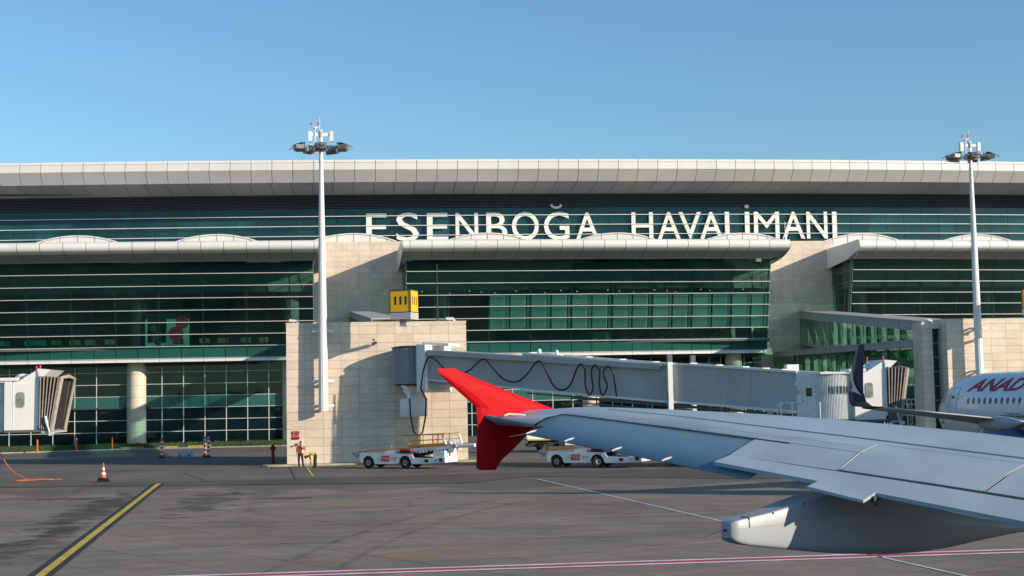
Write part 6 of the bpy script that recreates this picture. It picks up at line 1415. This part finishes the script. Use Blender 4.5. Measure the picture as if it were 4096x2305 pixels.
# standing worker (faces the viewer, hand to chin). local: +x right in picture, -y towards viewer
J1 = dict(pelvis=(0, 0, .93), waist=(.0, .01, 1.08), chest=(0, .01, 1.28), neck=(0, 0, 1.46), head0=(.01, -.03, 1.56), head=(.02, -.04, 1.68), head2=(.02, -.035, 1.74),
          hipL=(-.10, 0, .88), kneeL=(-.115, -.02, .47), ankL=(-.10, 0, .09), footL=(-.14, -.13, .04), hipR=(.10, 0, .88), kneeR=(.14, -.03, .48), ankR=(.20, .0, .09), footR=(.24, -.13, .04),
          shL=(-.18, .01, 1.41), elL=(-.25, .02, 1.13), wrL=(-.27, -.03, .87), shR=(.18, .01, 1.41), elR=(.33, -.06, 1.17), wrR=(.12, -.20, 1.36))
s1 = [('pelvis', 'waist'), ('waist', 'chest'), ('chest', 'neck'), ('neck', 'head0'), ('head0', 'head'), ('head', 'head2'), ('pelvis', 'hipL'), ('hipL', 'kneeL'), ('kneeL', 'ankL'), ('ankL', 'footL'), ('pelvis', 'hipR'), ('hipR', 'kneeR'), ('kneeR', 'ankR'), ('ankR', 'footR'), ('chest', 'shL'), ('shL', 'elL'), ('elL', 'wrL'), ('chest', 'shR'), ('shR', 'elR'), ('elR', 'wrR')]
r1 = dict(pelvis=(.16, .115), waist=(.155, .11), chest=(.175, .115), neck=.06, head0=.07, head=.092, head2=.075, hipL=.10, kneeL=.072, ankL=.058, footL=.045, hipR=.10, kneeR=.072, ankR=.058, footR=.045, shL=.066, elL=.05, wrL=.032, shR=.066, elR=.05, wrR=.032)
hand(J1, s1, r1, 'wrL', 'L', (-.05, -.05, -1), (0, 1, 0)); hand(J1, s1, r1, 'wrR', 'R', (-.5, .25, .8), (.8, 0, .5), 1.0)
def z1(a, b_, f, c):
    if a.startswith(('head', 'neck')) or b_.startswith('head'): return 'skin'
    if a in ('ankL', 'ankR') or (a.startswith('knee') and c.z < .09): return 'shoe'
    if a.startswith(('hip', 'knee')) or (a == 'pelvis' and c.z < .98): return 'trouser'
    if a.startswith('sh') or b_.startswith('sh') and f > .7: return 'sleeve' if f < .85 or b_.startswith('sh') else 'skin'
    if a.startswith(('el', 'wr', 'L', 'R')): return 'skin'
    if c.z < .93: return 'trouser'
    return 'shirt'
def ex1(t):
    # open hi-vis vest: shell round the torso, open at the front
    b = MB()
    for a0, a1 in ((-50, 200),):
        pass
    rows = []
    for z, rx, ry in ((.96, .205, .155), (1.08, .20, .150), (1.25, .225, .165), (1.38, .225, .155), (1.46, .15, .11)):
        rows.append([( -.0+rx*math.cos(R(a)), .01+ry*math.sin(R(a)), z) for a in range(-55, 236, 15)])
    b.grid(rows); b.grid([[(x*.97, y*.97, z) for x, y, z in r_] for r_ in rows]); obj('vest', b, M['vesty'], t, True)
    b = MB(); b.grid([[(x*1.015, y*1.015, z) for (x, y, z) in [(.202*math.cos(R(a)), .01+.152*math.sin(R(a)), z_) for a in range(-55, 236, 15)]] for z_ in (1.05, 1.10)]); obj('vest_stripe', b, M['refl'], t, True)
    headcap(t, (.02, -.03, 1.70), (0, .75, 1), (0, -1, .6)); face(t, (.02, -.045, 1.665), (0.1, -1, -.35), (0, -.3, 1))
person('standing worker in red shirt and open hi-vis vest, hand raised to the chin', (-1.95, 100.9, 0), R(2), J1, s1, r1, z1, ex1)
# bending worker: back horizontal, head to the left, hands at the shoes
J2 = dict(pelvis=(.22, 0, .88), waist=(.08, 0, .96), chest=(-.16, 0, .92), neck=(-.28, 0, .80), head0=(-.36, -.0, .76), head=(-.44, 0, .71), head2=(-.49, 0, .68),
          hipL=(.20, -.10, .84), kneeL=(.13, -.14, .48), ankL=(.12, -.13, .09), footL=(-.02, -.15, .04), hipR=(.20, .10, .84), kneeR=(.20, .12, .48), ankR=(-.10+.32, .12, .09), footR=(.10, .12, .04),
          shL=(-.18, -.17, .80), elL=(-.12, -.24, .52), wrL=(-.07, -.24, .27), shR=(-.18, .17, .80), elR=(-.16, .2, .52), wrR=(-.14, .14, .27))
s2 = [x for x in s1 if not x[0].startswith(('L', 'R')) and not x[1].startswith(('L', 'R'))]
s2 = [('pelvis', 'waist'), ('waist', 'chest'), ('chest', 'neck'), ('neck', 'head0'), ('head0', 'head'), ('head', 'head2'), ('pelvis', 'hipL'), ('hipL', 'kneeL'), ('kneeL', 'ankL'), ('ankL', 'footL'), ('pelvis', 'hipR'), ('hipR', 'kneeR'), ('kneeR', 'ankR'), ('ankR', 'footR'), ('chest', 'shL'), ('shL', 'elL'), ('elL', 'wrL'), ('chest', 'shR'), ('shR', 'elR'), ('elR', 'wrR')]
r2 = dict(r1); r2 = {k: v for k, v in r1.items() if not k.startswith(('Lp', 'Rp', 'Lf', 'Rf', 'Lt', 'Rt'))}
r2['pelvis'] = .15; r2['waist'] = .135; r2['chest'] = .15
hand(J2, s2, r2, 'wrL', 'L', (-.1, 0, -1), (1, 0, 0)); hand(J2, s2, r2, 'wrR', 'R', (-.1, 0, -1), (1, 0, 0))
def z2(a, b_, f, c):
    if a.startswith(('head', 'neck')): return 'skin'
    if a in ('ankL', 'ankR') or (a.startswith('knee') and c.z < .1): return 'shoe'
    if a.startswith(('hip', 'knee')): return 'trouser'
    if a == 'pelvis' and c.x > .13: return 'trouser' if c.z < .93 or c.x > .3 else 'shirt'
    if a.startswith('sh'): return 'sleeve' if f < .9 else 'skin'
    if a.startswith(('el', 'wr', 'L', 'R')): return 'skin'
    return 'shirt'
def ex2(t):
    b = MB(); rows = []
    for x, z, rr in ((.14, .955, .165), (0.0, .965, .165), (-.14, .93, .175), (-.24, .87, .15)):
        rows.append([(x+.06*math.cos(R(a))*0, rr*math.cos(R(a))*1.05, z-.02+rr*math.sin(R(a))) for a in range(-30, 211, 16)])
    b.grid(rows); b.grid([[(x, y*.97, z-.004) for x, y, z in r_] for r_ in rows]); obj('vest', b, M['vest'], t, True)
    b = MB(); b.prism([(-.22, -.19, .86), (-.02, -.19, .86), (.05, -.2, .55), (-.04, -.2, .50)], (0, .02, 0)); obj('vest_flap', b, M['vesty'], t, True)
    headcap(t, (-.46, 0, .70), (-.8, 0, .35), (-.3, 0, -1)); face(t, (-.43, 0, .70), (-.3, 0, -1), (-1, 0, .3))
person('worker in hi-vis vest bending down with hands at the shoes, beside the standing one', (-1.12, 99.7, 0), R(-4), J2, s2, r2, z2, ex2)
